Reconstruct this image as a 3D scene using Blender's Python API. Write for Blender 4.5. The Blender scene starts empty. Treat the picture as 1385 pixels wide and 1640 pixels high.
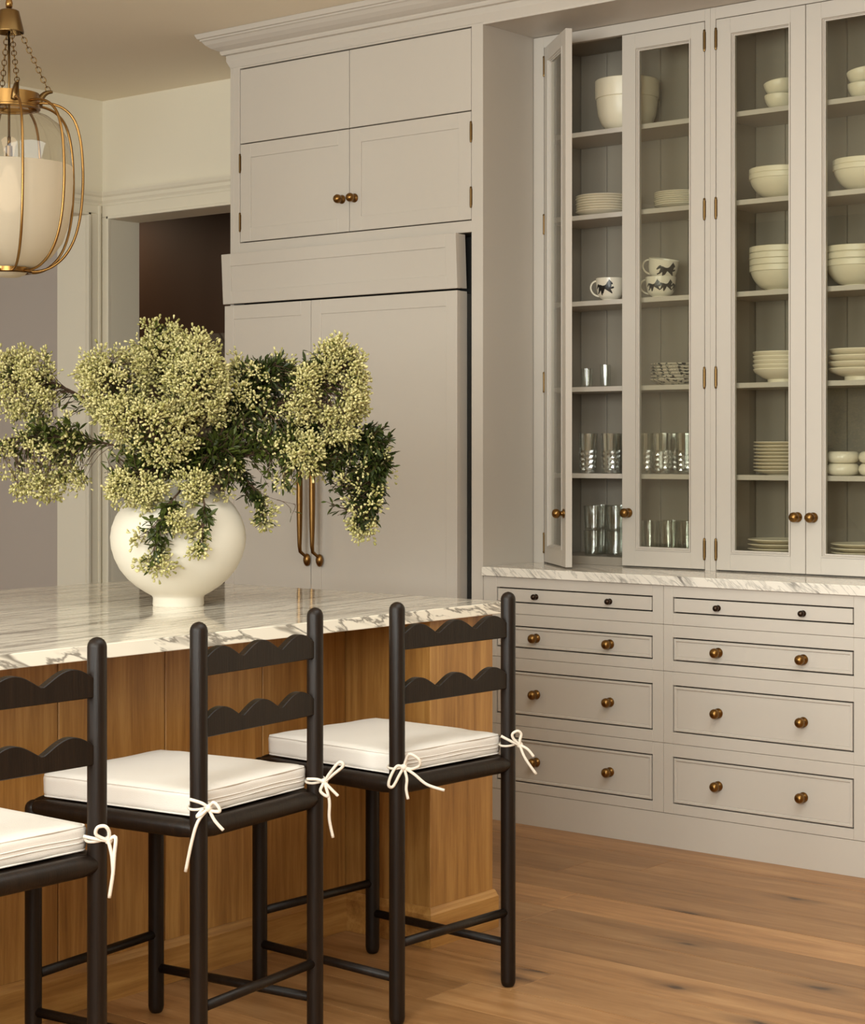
import bpy, bmesh, math, random
import numpy as np
from mathutils import Vector, Matrix

random.seed(7)
RNG = np.random.default_rng(11)
SC = bpy.context.scene
COL = SC.collection

# ------------------------------------------------------------------ camera
FPX, CXP, HYP, CAMH = 2974.0, 692.5, 720.0, 1.34
YAW = math.atan2(2427.5, 2974.0)
RV = Vector((math.cos(YAW), math.sin(YAW), 0))      # camera right on the floor plan
FV = Vector((-math.sin(YAW), math.cos(YAW), 0))     # camera forward on the floor plan
cd = bpy.data.cameras.new('camera')
cam = bpy.data.objects.new('camera', cd)
COL.objects.link(cam)
cam.location = (0, 0, CAMH)
cam.rotation_euler = (math.pi / 2, 0, YAW)
cd.sensor_fit = 'HORIZONTAL'
cd.sensor_width = 36.0
cd.lens = 36.0 * FPX / 1385.0
cd.shift_y = -(820.0 - HYP) / 1385.0
cd.clip_start = 0.02
SC.camera = cam

# ------------------------------------------------------------------ world, light, exposure
w = bpy.data.worlds.new('daylight')
SC.world = w
w.use_nodes = True
bg = w.node_tree.nodes['Background']
bg.inputs['Color'].default_value = (1.0, 0.96, 0.88, 1)
bg.inputs['Strength'].default_value = 0.6


def area(name, loc, rot, sx, sy, power, col):
    l = bpy.data.lights.new(name, 'AREA')
    l.shape = 'RECTANGLE'
    l.size, l.size_y, l.energy, l.color = sx, sy, power, col
    o = bpy.data.objects.new(name, l)
    COL.objects.link(o)
    o.location, o.rotation_euler = loc, rot
    return o


DAY = (0.955, 1.0, 0.96)
# tall windows in the wall behind the photographer
area('window_light', (-3.6, -0.99, 1.95), (math.pi / 2, 0, 0), 2.16, 1.6, 140, DAY)
area('window_light', (-0.5, -0.99, 1.95), (math.pi / 2, 0, 0), 2.56, 1.6, 226, DAY)
# added overhead fill over the aisle right of the island, its opening made up
area('overhead_fill', (-1.5, 2.7, 3.06), (0, 0, 0), 1.78, 2.78, 62, DAY)
# window of the side room beyond the cased opening on the left, and an added, unseen fill for the dark pantry
area('window_light', (-8.0, 2.15, 1.2), (math.pi / 2, 0, 0), 1.3, 1.5, 14, DAY)
area('pantry_fill', (-8.3, 6.85, 2.74), (0, 0, 0), 0.3, 0.3, 3.2, (1.0, 0.8, 0.56))

SC.view_settings.view_transform = 'Standard'
SC.view_settings.look = 'None'
SC.view_settings.gamma = 1.0
SC.view_settings.use_curve_mapping = False
SC.view_settings.exposure = 0.0
SC.cycles.use_denoising = True
SC.cycles.max_bounces = 12
SC.cycles.diffuse_bounces = 5
SC.cycles.glossy_bounces = 5
SC.cycles.transparent_max_bounces = 24
SC.cycles.caustics_reflective = False
SC.cycles.caustics_refractive = False
SC.cycles.sample_clamp_indirect = 6.0


# ------------------------------------------------------------------ helpers
def lin(c):
    out = []
    for v in c:
        v = v / 255.0
        out.append(v / 12.92 if v <= 0.04045 else ((v + 0.055) / 1.055) ** 2.4)
    return tuple(out) + (1.0,)


ORIG = {}


class MB:
    def __init__(s):
        s.v, s.f = [], []

    def add(s, vs, fs):
        b = len(s.v)
        s.v += [tuple(p) for p in vs]
        s.f += [tuple(i + b for i in f) for f in fs]
        return s

    def box(s, x0, x1, y0, y1, z0, z1):
        vs = [(x, y, z) for z in (z0, z1) for y in (y0, y1) for x in (x0, x1)]
        return s.add(vs, [(0, 2, 3, 1), (4, 5, 7, 6), (0, 1, 5, 4), (2, 6, 7, 3), (0, 4, 6, 2), (1, 3, 7, 5)])

    def prism(s, poly, fn0, fn1):
        n = len(poly)
        vs = [fn0(*p) for p in poly] + [fn1(*p) for p in poly]
        fs = [tuple(range(n))[::-1], tuple(range(n, 2 * n))]
        fs += [(i, (i + 1) % n, n + (i + 1) % n, n + i) for i in range(n)]
        return s.add(vs, fs)

    def tube(s, pts, r, n=8, cap=True):
        pts = [Vector(p) for p in pts]
        m = len(pts)
        rs = r if isinstance(r, (list, tuple)) else [r] * m
        T = []
        for i in range(m):
            a, b = pts[max(i - 1, 0)], pts[min(i + 1, m - 1)]
            t = b - a
            T.append(t.normalized() if t.length > 1e-9 else Vector((0, 0, 1)))
        u = T[0].orthogonal().normalized()
        vs = []
        for i in range(m):
            u = (u - T[i] * u.dot(T[i]))
            u = u.normalized() if u.length > 1e-6 else T[i].orthogonal().normalized()
            q = T[i].cross(u)
            for k in range(n):
                a = 2 * math.pi * k / n
                vs.append(pts[i] + (u * math.cos(a) + q * math.sin(a)) * rs[i])
        fs = [(i * n + k, i * n + (k + 1) % n, (i + 1) * n + (k + 1) % n, (i + 1) * n + k)
              for i in range(m - 1) for k in range(n)]
        if cap:
            fs += [tuple(range(n))[::-1], tuple(range((m - 1) * n, m * n))]
        return s.add(vs, fs)

    def ring(s, pts, r, n=6):
        """closed tube"""
        pts = [Vector(p) for p in pts]
        m = len(pts)
        vs = []
        c = sum(pts, Vector()) / m
        nrm = (pts[0] - c).cross(pts[1] - c).normalized()
        for i in range(m):
            t = (pts[(i + 1) % m] - pts[i - 1]).normalized()
            u = t.cross(nrm).normalized()
            for k in range(n):
                a = 2 * math.pi * k / n
                vs.append(pts[i] + (u * math.cos(a) + nrm * math.sin(a)) * r)
        fs = [(i * n + k, i * n + (k + 1) % n, ((i + 1) % m) * n + (k + 1) % n, ((i + 1) % m) * n + k)
              for i in range(m) for k in range(n)]
        return s.add(vs, fs)

    def lathe(s, prof, c=(0, 0, 0), n=24, M=None):
        """prof: (radius, height) pairs; ends with radius 0 are closed"""
        vs, idx = [], []
        for r, h in prof:
            if r < 1e-6:
                idx.append([len(vs)] * n)
                vs.append(Vector((0, 0, h)))
            else:
                idx.append(list(range(len(vs), len(vs) + n)))
                vs += [Vector((r * math.cos(2 * math.pi * k / n), r * math.sin(2 * math.pi * k / n), h)) for k in range(n)]
        fs = []
        for a, b in zip(idx[:-1], idx[1:]):
            for k in range(n):
                q = [a[k], a[(k + 1) % n], b[(k + 1) % n], b[k]]
                q2 = []
                for i in q:
                    if i not in q2:
                        q2.append(i)
                if len(q2) > 2:
                    fs.append(tuple(q2))
        c = Vector(c)
        vs = [((M @ p) if M else p) + c for p in vs]
        return s.add(vs, fs)

    def mesh(s, name, bevel=0, seg=2, smooth=False, off=(0, 0, 0)):
        me = bpy.data.meshes.new(name)
        o = off
        me.from_pydata([(p[0] - o[0], p[1] - o[1], p[2] - o[2]) for p in s.v], [], s.f)
        bm = bmesh.new()
        bm.from_mesh(me)
        bmesh.ops.recalc_face_normals(bm, faces=bm.faces)
        if bevel:
            es = [e for e in bm.edges if len(e.link_faces) == 2 and e.calc_face_angle(0) > 0.5]
            bmesh.ops.bevel(bm, geom=es, offset=bevel, segments=seg, profile=0.5, affect='EDGES', clamp_overlap=True)
        for f in bm.faces:
            f.smooth = smooth
        bm.to_mesh(me)
        bm.free()
        return me

    def build(s, name, mat, parent=None, bevel=0, seg=2, smooth=False, base=False):
        a = np.array(s.v)
        lo, hi = a.min(0), a.max(0)
        c = (lo + hi) / 2
        if base:
            c[2] = lo[2]
        me = s.mesh(name, bevel, seg, smooth, tuple(c))
        return link(name, me, mat, parent, Vector([float(x) for x in c]))


def link(name, me, mat, parent, wo, rot=None):
    o = bpy.data.objects.new(name, me)
    COL.objects.link(o)
    if mat is not None and me is not None and not me.materials:
        for m in (mat if isinstance(mat, (list, tuple)) else [mat]):
            me.materials.append(m)
    wo = Vector(wo)
    if parent is not None:
        o.parent = parent
        o.location = wo - ORIG[parent.name]
    else:
        o.location = wo
    if rot is not None:
        o.rotation_euler = rot
    ORIG[o.name] = wo
    return o


def autosmooth(me, ang=0.6):
    bm = bmesh.new()
    bm.from_mesh(me)
    for f in bm.faces:
        f.smooth = True
    for e in bm.edges:
        e.smooth = not (len(e.link_faces) == 2 and e.calc_face_angle(0) > ang)
    bm.to_mesh(me)
    bm.free()


def thing(name, loc, label, cat, group=None):
    o = bpy.data.objects.new(name, None)
    o.empty_display_size = 0.1
    COL.objects.link(o)
    o.location = loc
    ORIG[o.name] = Vector(loc)
    return tag(o, label, cat, group)


def tag(o, label, cat, group=None):
    o['label'] = label
    o['category'] = cat
    if group:
        o['group'] = group
    return o


def structure(o):
    o['kind'] = 'structure'
    return o


def copy_tree(o, parent=None):
    c = o.copy()
    COL.objects.link(c)
    c.parent = parent
    for ch in list(o.children):
        copy_tree(ch, c)
    return c


def px(x, y, dd, D0):
    """point seen in direction (x, y) of the photograph, D0 + dd metres deep"""
    d = D0 + dd
    p = RV * ((x - CXP) / FPX * d) + FV * d
    return Vector((p.x, p.y, CAMH - (y - HYP) / FPX * d))


# ------------------------------------------------------------------ materials
def mat(name, col, rough=0.5, metal=0.0, spec=0.5, bump=None, coat=0.0, vary=0.0, sub=None):
    m = bpy.data.materials.new(name)
    m.use_nodes = True
    nt = m.node_tree
    b = nt.nodes['Principled BSDF']
    b.inputs['Base Color'].default_value = lin(col)
    b.inputs['Roughness'].default_value = rough
    b.inputs['Metallic'].default_value = metal
    b.inputs['Specular IOR Level'].default_value = spec
    b.inputs['Coat Weight'].default_value = coat
    tc = None
    if bump or vary:
        tc = nt.nodes.new('ShaderNodeTexCoord')
    if bump:
        n = nt.nodes.new('ShaderNodeTexNoise')
        n.inputs['Scale'].default_value = bump[0]
        n.inputs['Detail'].default_value = 4
        bp = nt.nodes.new('ShaderNodeBump')
        bp.inputs['Strength'].default_value = bump[1]
        bp.inputs['Distance'].default_value = 0.002
        nt.links.new(tc.outputs['Object'], n.inputs['Vector'])
        nt.links.new(n.outputs['Fac'], bp.inputs['Height'])
        nt.links.new(bp.outputs['Normal'], b.inputs['Normal'])
    if vary:
        n2 = nt.nodes.new('ShaderNodeTexNoise')
        n2.inputs['Scale'].default_value = 3.0
        n2.inputs['Detail'].default_value = 5
        mx = nt.nodes.new('ShaderNodeMix')
        mx.data_type = 'RGBA'
        mx.inputs['A'].default_value = lin([v * (1 - vary) for v in col])
        mx.inputs['B'].default_value = lin([min(255, v * (1 + vary)) for v in col])
        nt.links.new(tc.outputs['Object'], n2.inputs['Vector'])
        nt.links.new(n2.outputs['Fac'], mx.inputs['Factor'])
        nt.links.new(mx.outputs['Result'], b.inputs['Base Color'])
    return m


def nd(nt, t, **kw):
    n = nt.nodes.new(t)
    for k, v in kw.items():
        if k in n.inputs:
            n.inputs[k].default_value = v
        else:
            setattr(n, k, v)
    return n


def wood(name, c0, c1, c2, scale, rough, knots=0.0, rand=0.35, bumps=0.15, coat=0.0, spec=0.5):
    """grain stretched by 'scale' (a 3-vector, small along the grain); tone differs per object"""
    m = bpy.data.materials.new(name)
    m.use_nodes = True
    nt = m.node_tree
    L = nt.links.new
    b = nt.nodes['Principled BSDF']
    b.inputs['Roughness'].default_value = rough
    b.inputs['Coat Weight'].default_value = coat
    b.inputs['Specular IOR Level'].default_value = spec
    tc = nd(nt, 'ShaderNodeTexCoord')
    oi = nd(nt, 'ShaderNodeObjectInfo')
    off = nd(nt, 'ShaderNodeVectorMath', operation='SCALE')
    cmb = nd(nt, 'ShaderNodeCombineXYZ')
    L(oi.outputs['Random'], cmb.inputs['X'])
    L(oi.outputs['Random'], cmb.inputs['Y'])
    L(oi.outputs['Random'], cmb.inputs['Z'])
    L(cmb.outputs[0], off.inputs[0])
    off.inputs['Scale'].default_value = 37.0
    add = nd(nt, 'ShaderNodeVectorMath', operation='ADD')
    L(tc.outputs['Object'], add.inputs[0])
    L(off.outputs[0], add.inputs[1])
    mp = nd(nt, 'ShaderNodeMapping')
    mp.inputs['Scale'].default_value = scale
    L(add.outputs[0], mp.inputs['Vector'])
    n1 = nd(nt, 'ShaderNodeTexNoise', Scale=1.0, Detail=6.0, Roughness=0.62, Distortion=0.6)
    L(mp.outputs[0], n1.inputs['Vector'])
    n2 = nd(nt, 'ShaderNodeTexNoise', Scale=5.0, Detail=4.0, Roughness=0.7)
    L(mp.outputs[0], n2.inputs['Vector'])
    mixf = nd(nt, 'ShaderNodeMath', operation='MULTIPLY_ADD')
    L(n2.outputs['Fac'], mixf.inputs[0])
    mixf.inputs[1].default_value = 0.35
    sc = nd(nt, 'ShaderNodeMath', operation='MULTIPLY')
    L(n1.outputs['Fac'], sc.inputs[0])
    sc.inputs[1].default_value = 0.75
    L(sc.outputs[0], mixf.inputs[2])
    rp = nd(nt, 'ShaderNodeValToRGB')
    e = rp.color_ramp.elements
    e[0].position, e[0].color = 0.34, lin(c0)
    e[1].position, e[1].color = 0.72, lin(c2)
    k = e.new(0.54)
    k.color = lin(c1)
    L(mixf.outputs[0], rp.inputs[0])
    hsv = nd(nt, 'ShaderNodeHueSaturation')
    mr = nd(nt, 'ShaderNodeMapRange')
    mr.inputs['To Min'].default_value = 1 - rand
    mr.inputs['To Max'].default_value = 1 + rand * 0.55
    L(oi.outputs['Random'], mr.inputs['Value'])
    L(mr.outputs[0], hsv.inputs['Value'])
    L(rp.outputs[0], hsv.inputs['Color'])
    out = hsv.outputs[0]
    if knots:
        mpk = nd(nt, 'ShaderNodeMapping')
        mpk.inputs['Scale'].default_value = (1.1, 3.4, 1.0)
        L(add.outputs[0], mpk.inputs['Vector'])
        ds = nd(nt, 'ShaderNodeTexNoise', Scale=6.0, Detail=3.0)
        L(mpk.outputs[0], ds.inputs['Vector'])
        dm = nd(nt, 'ShaderNodeVectorMath', operation='MULTIPLY_ADD')
        L(ds.outputs['Color'], dm.inputs[0])
        dm.inputs[1].default_value = (0.16, 0.16, 0.0)
        L(mpk.outputs[0], dm.inputs[2])
        vo = nd(nt, 'ShaderNodeTexVoronoi', voronoi_dimensions='2D', Scale=1.0, Randomness=1.0)
        L(dm.outputs[0], vo.inputs['Vector'])
        kr = nd(nt, 'ShaderNodeValToRGB')
        ke = kr.color_ramp.elements
        ke[0].position, ke[0].color = 0.015, (1, 1, 1, 1)
        ke[1].position, ke[1].color = 0.15, (0, 0, 0, 1)
        k2 = ke.new(0.05)
        k2.color = (0.42, 0.42, 0.42, 1)
        L(vo.outputs['Distance'], kr.inputs[0])
        km = nd(nt, 'ShaderNodeMath', operation='MULTIPLY')
        L(kr.outputs[0], km.inputs[0])
        km.inputs[1].default_value = knots
        mx = nd(nt, 'ShaderNodeMix', data_type='RGBA')
        L(km.outputs[0], mx.inputs['Factor'])
        L(out, mx.inputs['A'])
        mx.inputs['B'].default_value = lin((46, 28, 14))
        out = mx.outputs['Result']
    L(out, b.inputs['Base Color'])
    if bumps:
        bp = nd(nt, 'ShaderNodeBump', Strength=bumps, Distance=0.002)
        L(n2.outputs['Fac'], bp.inputs['Height'])
        L(bp.outputs[0], b.inputs['Normal'])
    return m


def marble(name, scale, white, v0, v1, width=0.06, seed=0.0, amount=0.9, minor=0.4):
    """polished white marble; thin dark veins are the level lines of a stretched noise"""
    m = bpy.data.materials.new(name)
    m.use_nodes = True
    nt = m.node_tree
    L = nt.links.new
    b = nt.nodes['Principled BSDF']
    b.inputs['Roughness'].default_value = 0.07
    tc = nd(nt, 'ShaderNodeTexCoord')
    # shear: f = x + a*y + c*z
    sx = nd(nt, 'ShaderNodeVectorMath', operation='DOT_PRODUCT')
    sx.inputs[1].default_value = scale[0]
    L(tc.outputs['Object'], sx.inputs[0])
    sy = nd(nt, 'ShaderNodeVectorMath', operation='DOT_PRODUCT')
    sy.inputs[1].default_value = scale[1]
    L(tc.outputs['Object'], sy.inputs[0])
    sz = nd(nt, 'ShaderNodeVectorMath', operation='DOT_PRODUCT')
    sz.inputs[1].default_value = scale[2]
    L(tc.outputs['Object'], sz.inputs[0])
    cb = nd(nt, 'ShaderNodeCombineXYZ')
    L(sx.outputs['Value'], cb.inputs[0])
    L(sy.outputs['Value'], cb.inputs[1])
    L(sz.outputs['Value'], cb.inputs[2])

    def vein(sc, wd, det, off):
        n = nd(nt, 'ShaderNodeTexNoise', Scale=sc, Detail=det, Roughness=0.55, Distortion=0.25)
        ad = nd(nt, 'ShaderNodeVectorMath', operation='ADD')
        ad.inputs[1].default_value = (off, off * 0.7, off * 0.3)
        L(cb.outputs[0], ad.inputs[0])
        L(ad.outputs[0], n.inputs['Vector'])
        s = nd(nt, 'ShaderNodeMath', operation='SUBTRACT')
        L(n.outputs['Fac'], s.inputs[0])
        s.inputs[1].default_value = 0.5
        a = nd(nt, 'ShaderNodeMath', operation='ABSOLUTE')
        L(s.outputs[0], a.inputs[0])
        r = nd(nt, 'ShaderNodeMapRange', interpolation_type='SMOOTHSTEP')
        r.inputs['From Min'].default_value = 0.0
        r.inputs['From Max'].default_value = wd
        r.inputs['To Min'].default_value = 1.0
        r.inputs['To Max'].default_value = 0.0
        L(a.outputs[0], r.inputs['Value'])
        return r.outputs[0]

    va = vein(1.0, width, 4.0, seed)
    vb = vein(2.3, width * 0.8, 5.0, seed + 9.0)
    msk = nd(nt, 'ShaderNodeTexNoise', Scale=0.8, Detail=2.0)
    L(cb.outputs[0], msk.inputs['Vector'])
    mr = nd(nt, 'ShaderNodeMapRange')
    mr.inputs['From Min'].default_value = 0.44
    mr.inputs['From Max'].default_value = 0.64
    L(msk.outputs['Fac'], mr.inputs['Value'])
    m1 = nd(nt, 'ShaderNodeMath', operation='MULTIPLY')
    L(va, m1.inputs[0])
    L(mr.outputs[0], m1.inputs[1])
    m2 = nd(nt, 'ShaderNodeMath', operation='MULTIPLY')
    L(vb, m2.inputs[0])
    m2.inputs[1].default_value = minor
    mxm = nd(nt, 'ShaderNodeMath', operation='MAXIMUM')
    L(m1.outputs[0], mxm.inputs[0])
    L(m2.outputs[0], mxm.inputs[1])
    am = nd(nt, 'ShaderNodeMath', operation='MULTIPLY')
    L(mxm.outputs[0], am.inputs[0])
    am.inputs[1].default_value = amount
    cl = nd(nt, 'ShaderNodeTexNoise', Scale=0.6, Detail=3.0)
    L(cb.outputs[0], cl.inputs['Vector'])
    base = nd(nt, 'ShaderNodeMix', data_type='RGBA')
    base.inputs['A'].default_value = lin(white)
    base.inputs['B'].default_value = lin([white[0] - 12, white[1] - 13, white[2] - 15])
    L(cl.outputs['Fac'], base.inputs['Factor'])
    vc = nd(nt, 'ShaderNodeMix', data_type='RGBA')
    vc.inputs['A'].default_value = lin(v0)
    vc.inputs['B'].default_value = lin(v1)
    L(msk.outputs['Fac'], vc.inputs['Factor'])
    fin = nd(nt, 'ShaderNodeMix', data_type='RGBA')
    L(am.outputs[0], fin.inputs['Factor'])
    L(base.outputs['Result'], fin.inputs['A'])
    L(vc.outputs['Result'], fin.inputs['B'])
    L(fin.outputs['Result'], b.inputs['Base Color'])
    return m


def thin_glass(name, tint=(250, 250, 246), ior=1.5, rough=0.0, extra=0.0, edge=0.85):
    m = bpy.data.materials.new(name)
    m.use_nodes = True
    nt = m.node_tree
    nt.nodes.clear()
    L = nt.links.new
    out = nd(nt, 'ShaderNodeOutputMaterial')
    t = nd(nt, 'ShaderNodeBsdfTransparent')
    t.inputs['Color'].default_value = lin(tint)
    g = nd(nt, 'ShaderNodeBsdfGlossy')
    g.inputs['Roughness'].default_value = rough
    lw = nd(nt, 'ShaderNodeLayerWeight')
    lw.inputs['Blend'].default_value = 0.5
    pw = nd(nt, 'ShaderNodeMath', operation='POWER')
    L(lw.outputs['Facing'], pw.inputs[0])
    pw.inputs[1].default_value = 4.5
    ad = nd(nt, 'ShaderNodeMath', operation='MULTIPLY_ADD')
    L(pw.outputs[0], ad.inputs[0])
    ad.inputs[1].default_value = edge
    ad.inputs[2].default_value = ((ior - 1) / (ior + 1)) ** 2 + extra
    mx = nd(nt, 'ShaderNodeMixShader')
    L(ad.outputs[0], mx.inputs[0])
    L(t.outputs[0], mx.inputs[1])
    L(g.outputs[0], mx.inputs[2])
    L(mx.outputs[0], out.inputs['Surface'])
    return m


def plantmat(name, c0, c1, rough=0.5, trans=0.25):
    m = bpy.data.materials.new(name)
    m.use_nodes = True
    nt = m.node_tree
    L = nt.links.new
    b = nt.nodes['Principled BSDF']
    b.inputs['Roughness'].default_value = rough
    b.inputs['Specular IOR Level'].default_value = 0.35
    ge = nd(nt, 'ShaderNodeNewGeometry')
    oi = nd(nt, 'ShaderNodeObjectInfo')
    ad = nd(nt, 'ShaderNodeMath', operation='ADD')
    L(ge.outputs['Random Per Island'], ad.inputs[0])
    L(oi.outputs['Random'], ad.inputs[1])
    fr = nd(nt, 'ShaderNodeMath', operation='FRACT')
    L(ad.outputs[0], fr.inputs[0])
    mx = nd(nt, 'ShaderNodeMix', data_type='RGBA')
    mx.inputs['A'].default_value = lin(c0)
    mx.inputs['B'].default_value = lin(c1)
    L(fr.outputs[0], mx.inputs['Factor'])
    L(mx.outputs['Result'], b.inputs['Base Color'])
    tr = nd(nt, 'ShaderNodeBsdfTranslucent')
    L(mx.outputs['Result'], tr.inputs['Color'])
    ms = nd(nt, 'ShaderNodeMixShader')
    ms.inputs[0].default_value = trans
    L(b.outputs[0], ms.inputs[1])
    L(tr.outputs[0], ms.inputs[2])
    L(ms.outputs[0], nt.nodes['Material Output'].inputs['Surface'])
    return m


M = {}
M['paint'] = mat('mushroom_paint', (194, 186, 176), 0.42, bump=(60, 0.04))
M['paint_shaded'] = mat('shaded_inside_paint', (150, 141, 128), 0.5)  # front paint darkened: shade inside the cabinets put into the colour
M['wall'] = mat('cream_wall_paint', (233, 225, 206), 0.75, bump=(120, 0.04))
M['trimw'] = mat('cream_trim_paint', (230, 222, 203), 0.45)
M['ceil'] = mat('ceiling_paint', (243, 233, 213), 0.85)
M['rearwall'] = mat('taupe_wall_paint', (150, 139, 122), 0.8)
M['sideroom'] = mat('side_room_paint', (196, 184, 174), 0.8)
M['darkroom'] = mat('dark_brown_paint', (92, 66, 48), 0.6)
M['brass'] = mat('aged_brass', (134, 100, 56), 0.3, metal=1.0, bump=(40, 0.06))
M['brass_dark'] = mat('dark_brass', (104, 80, 48), 0.36, metal=1.0)
M['bronze'] = mat('dark_bronze', (62, 48, 38), 0.32, metal=0.9)
M['black'] = mat('black_void', (14, 12, 10), 0.8)
M['steel'] = mat('refrigerator_steel', (150, 146, 140), 0.35, metal=0.8)
M['floor'] = wood('oak_floor', (120, 82, 48), (157, 113, 70), (178, 135, 90), (1.3, 15.0, 9.0), 0.36, knots=0.9, rand=0.26, bumps=0.1)
M['oak'] = wood('golden_oak', (126, 83, 38), (164, 116, 58), (188, 141, 78), (26.0, 26.0, 1.3), 0.42, rand=0.08, bumps=0.08)
M['oakh'] = wood('golden_oak_level', (126, 83, 38), (164, 116, 58), (188, 141, 78), (26.0, 1.3, 26.0), 0.42, rand=0.06, bumps=0.08)
M['ebony'] = wood('dark_stained_wood', (20, 13, 9), (28, 19, 13), (36, 25, 17), (60.0, 60.0, 3.0), 0.38, rand=0.0, bumps=0.3, spec=0.22)
M['cushion'] = mat('white_linen', (224, 217, 209), 0.9, bump=(420, 0.25), spec=0.2)
M['tie'] = mat('cream_tape', (222, 211, 196), 0.9, bump=(300, 0.2), spec=0.2)
M['island_marble'] = marble('island_marble', ((28.0, 3.2, 7.0), (0.0, 1.1, 0.0), (0.0, 0.0, 4.0)), (238, 230, 215), (52, 50, 50), (92, 78, 62), 0.055, 3.0, 1.0, 0.75)
M['hutch_marble'] = marble('hutch_marble', ((9.5, 12.0, 11.0), (0.8, 1.5, -1.0), (0.0, 0.0, 4.0)), (236, 230, 220), (44, 42, 42), (90, 84, 80), 0.045, 14.0, 1.0, 0.3)
M['glass'] = thin_glass('door_glass', (246, 246, 241), 1.5, 0.0, 0.01)
M['tumbler'] = thin_glass('tumbler_glass', (252, 253, 251), 1.5, 0.08, 0.1, 0.5)
M['crystal'] = thin_glass('cut_crystal', (253, 254, 252), 1.5, 0.06, 0.24, 0.4)
M['globe'] = thin_glass('lantern_glass', (248, 246, 240), 1.5, 0.02, 0.02)
M['ceramic'] = mat('cream_stoneware', (226, 217, 194), 0.35, vary=0.03)
M['ceramic_gloss'] = mat('ivory_china', (232, 224, 206), 0.18)
M['ceramic_warm'] = mat('warm_white_china', (236, 226, 204), 0.25)
M['vase'] = mat('white_vase_glaze', (214, 206, 191), 0.75, spec=0.25, bump=(9, 0.5), vary=0.02)
M['black_print'] = mat('black_print', (24, 22, 22), 0.3)
M['bark'] = mat('brown_bark', (74, 52, 34), 0.8)
M['leaf'] = plantmat('dark_leaf', (46, 54, 20), (86, 96, 40), 0.42, 0.2)
M['leafdk'] = plantmat('deep_leaf', (36, 44, 18), (68, 78, 32), 0.45, 0.2)
M['bloom'] = plantmat('pale_bloom', (236, 226, 168), (160, 154, 84), 0.6, 0.3)


def frosted():
    m = bpy.data.materials.new('frosted_glass')
    m.use_nodes = True
    nt = m.node_tree
    nt.nodes.clear()
    L = nt.links.new
    out = nd(nt, 'ShaderNodeOutputMaterial')
    tl = nd(nt, 'ShaderNodeBsdfTranslucent')
    tl.inputs['Color'].default_value = lin((206, 196, 178))
    df = nd(nt, 'ShaderNodeBsdfDiffuse')
    df.inputs['Color'].default_value = lin((190, 180, 162))
    tp = nd(nt, 'ShaderNodeBsdfTransparent')
    m1 = nd(nt, 'ShaderNodeMixShader')
    m1.inputs[0].default_value = 0.5
    L(tl.outputs[0], m1.inputs[1])
    L(df.outputs[0], m1.inputs[2])
    m2 = nd(nt, 'ShaderNodeMixShader')
    m2.inputs[0].default_value = 0.02
    L(m1.outputs[0], m2.inputs[1])
    L(tp.outputs[0], m2.inputs[2])
    L(m2.outputs[0], out.inputs['Surface'])
    return m


M['frost'] = frosted()


def speckled():
    m = mat('speckled_china', (226, 218, 202), 0.3)
    nt = m.node_tree
    tc = nd(nt, 'ShaderNodeTexCoord')
    n = nd(nt, 'ShaderNodeTexNoise', Scale=62.0, Detail=2.0)
    r = nd(nt, 'ShaderNodeValToRGB')
    r.color_ramp.elements[0].position = 0.54
    r.color_ramp.elements[0].color = lin((226, 218, 202))
    r.color_ramp.elements[1].position = 0.58
    r.color_ramp.elements[1].color = lin((34, 30, 30))
    nt.links.new(tc.outputs['Object'], n.inputs['Vector'])
    nt.links.new(n.outputs['Fac'], r.inputs[0])
    nt.links.new(r.outputs[0], nt.nodes['Principled BSDF'].inputs['Base Color'])
    return m


M['speckle'] = speckled()

# ================================================================== SETTING
YW, XL, CEIL = 5.97, -6.94, 3.03
YF = 5.35        # front plane of refrigerator surround and drawers
YH = 5.66        # front plane of the glazed cabinets

fl = structure(MB().box(-9.6, 2.2, -1.2, 7.6, -0.12, -0.014).build('floor', M['floor']))
rng = random.Random(3)
PWD = 0.187
row = 0
y = YF + 0.02
while y > 0.6:
    x = -9.0 + rng.uniform(0, 1.6) if row else -8.2
    first = True
    while x < 1.2:
        ln = rng.choice((1.5, 1.9, 2.3, 2.7))
        if x + ln > -6.93:
            x0, x1 = max(x, -6.93), min(x + ln, 1.4)
            MB().box(x0 + 0.0006, x1 - 0.0006, y - PWD + 0.0006, y - 0.0006, -0.0135, rng.uniform(-0.0006, 0.0)).build('plank', M['floor'], fl, bevel=0.0006, seg=1)
        x += ln
    y -= PWD
    row += 1

cb_ = MB()
cb_.box(-9.6, -2.42, -1.2, 7.6, CEIL, CEIL + 0.1).box(-0.58, 2.2, -1.2, 7.6, CEIL, CEIL + 0.1)
cb_.box(-2.42, -0.58, -1.2, 1.28, CEIL, CEIL + 0.1).box(-2.42, -0.58, 4.12, 7.6, CEIL, CEIL + 0.1)
structure(cb_.build('ceiling', M['ceil']))
# wall with the doorway to the pantry (and behind the tall cabinets)
DZ = 2.452
wb = MB()
wb.box(XL - 0.2, -6.877, YW, YW + 0.18, 0, CEIL)
wb.box(-6.877, -5.62, YW, YW + 0.18, DZ, CEIL)
wb.box(-5.62, 2.0, YW, YW + 0.18, 0, CEIL)
structure(wb.build('wall_back', M['wall']))
# left wall with cased opening
OY0, OY1, OZ = 3.2, 5.864, 2.468
wl = MB()
wl.box(XL - 0.21, XL, OY1, YW, 0, CEIL)
wl.box(XL - 0.21, XL, OY0, OY1, OZ, CEIL)
wl.box(XL - 0.21, XL, -1.1, OY0, 0, CEIL)
structure(wl.build('wall_left', M['wall']))
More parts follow.
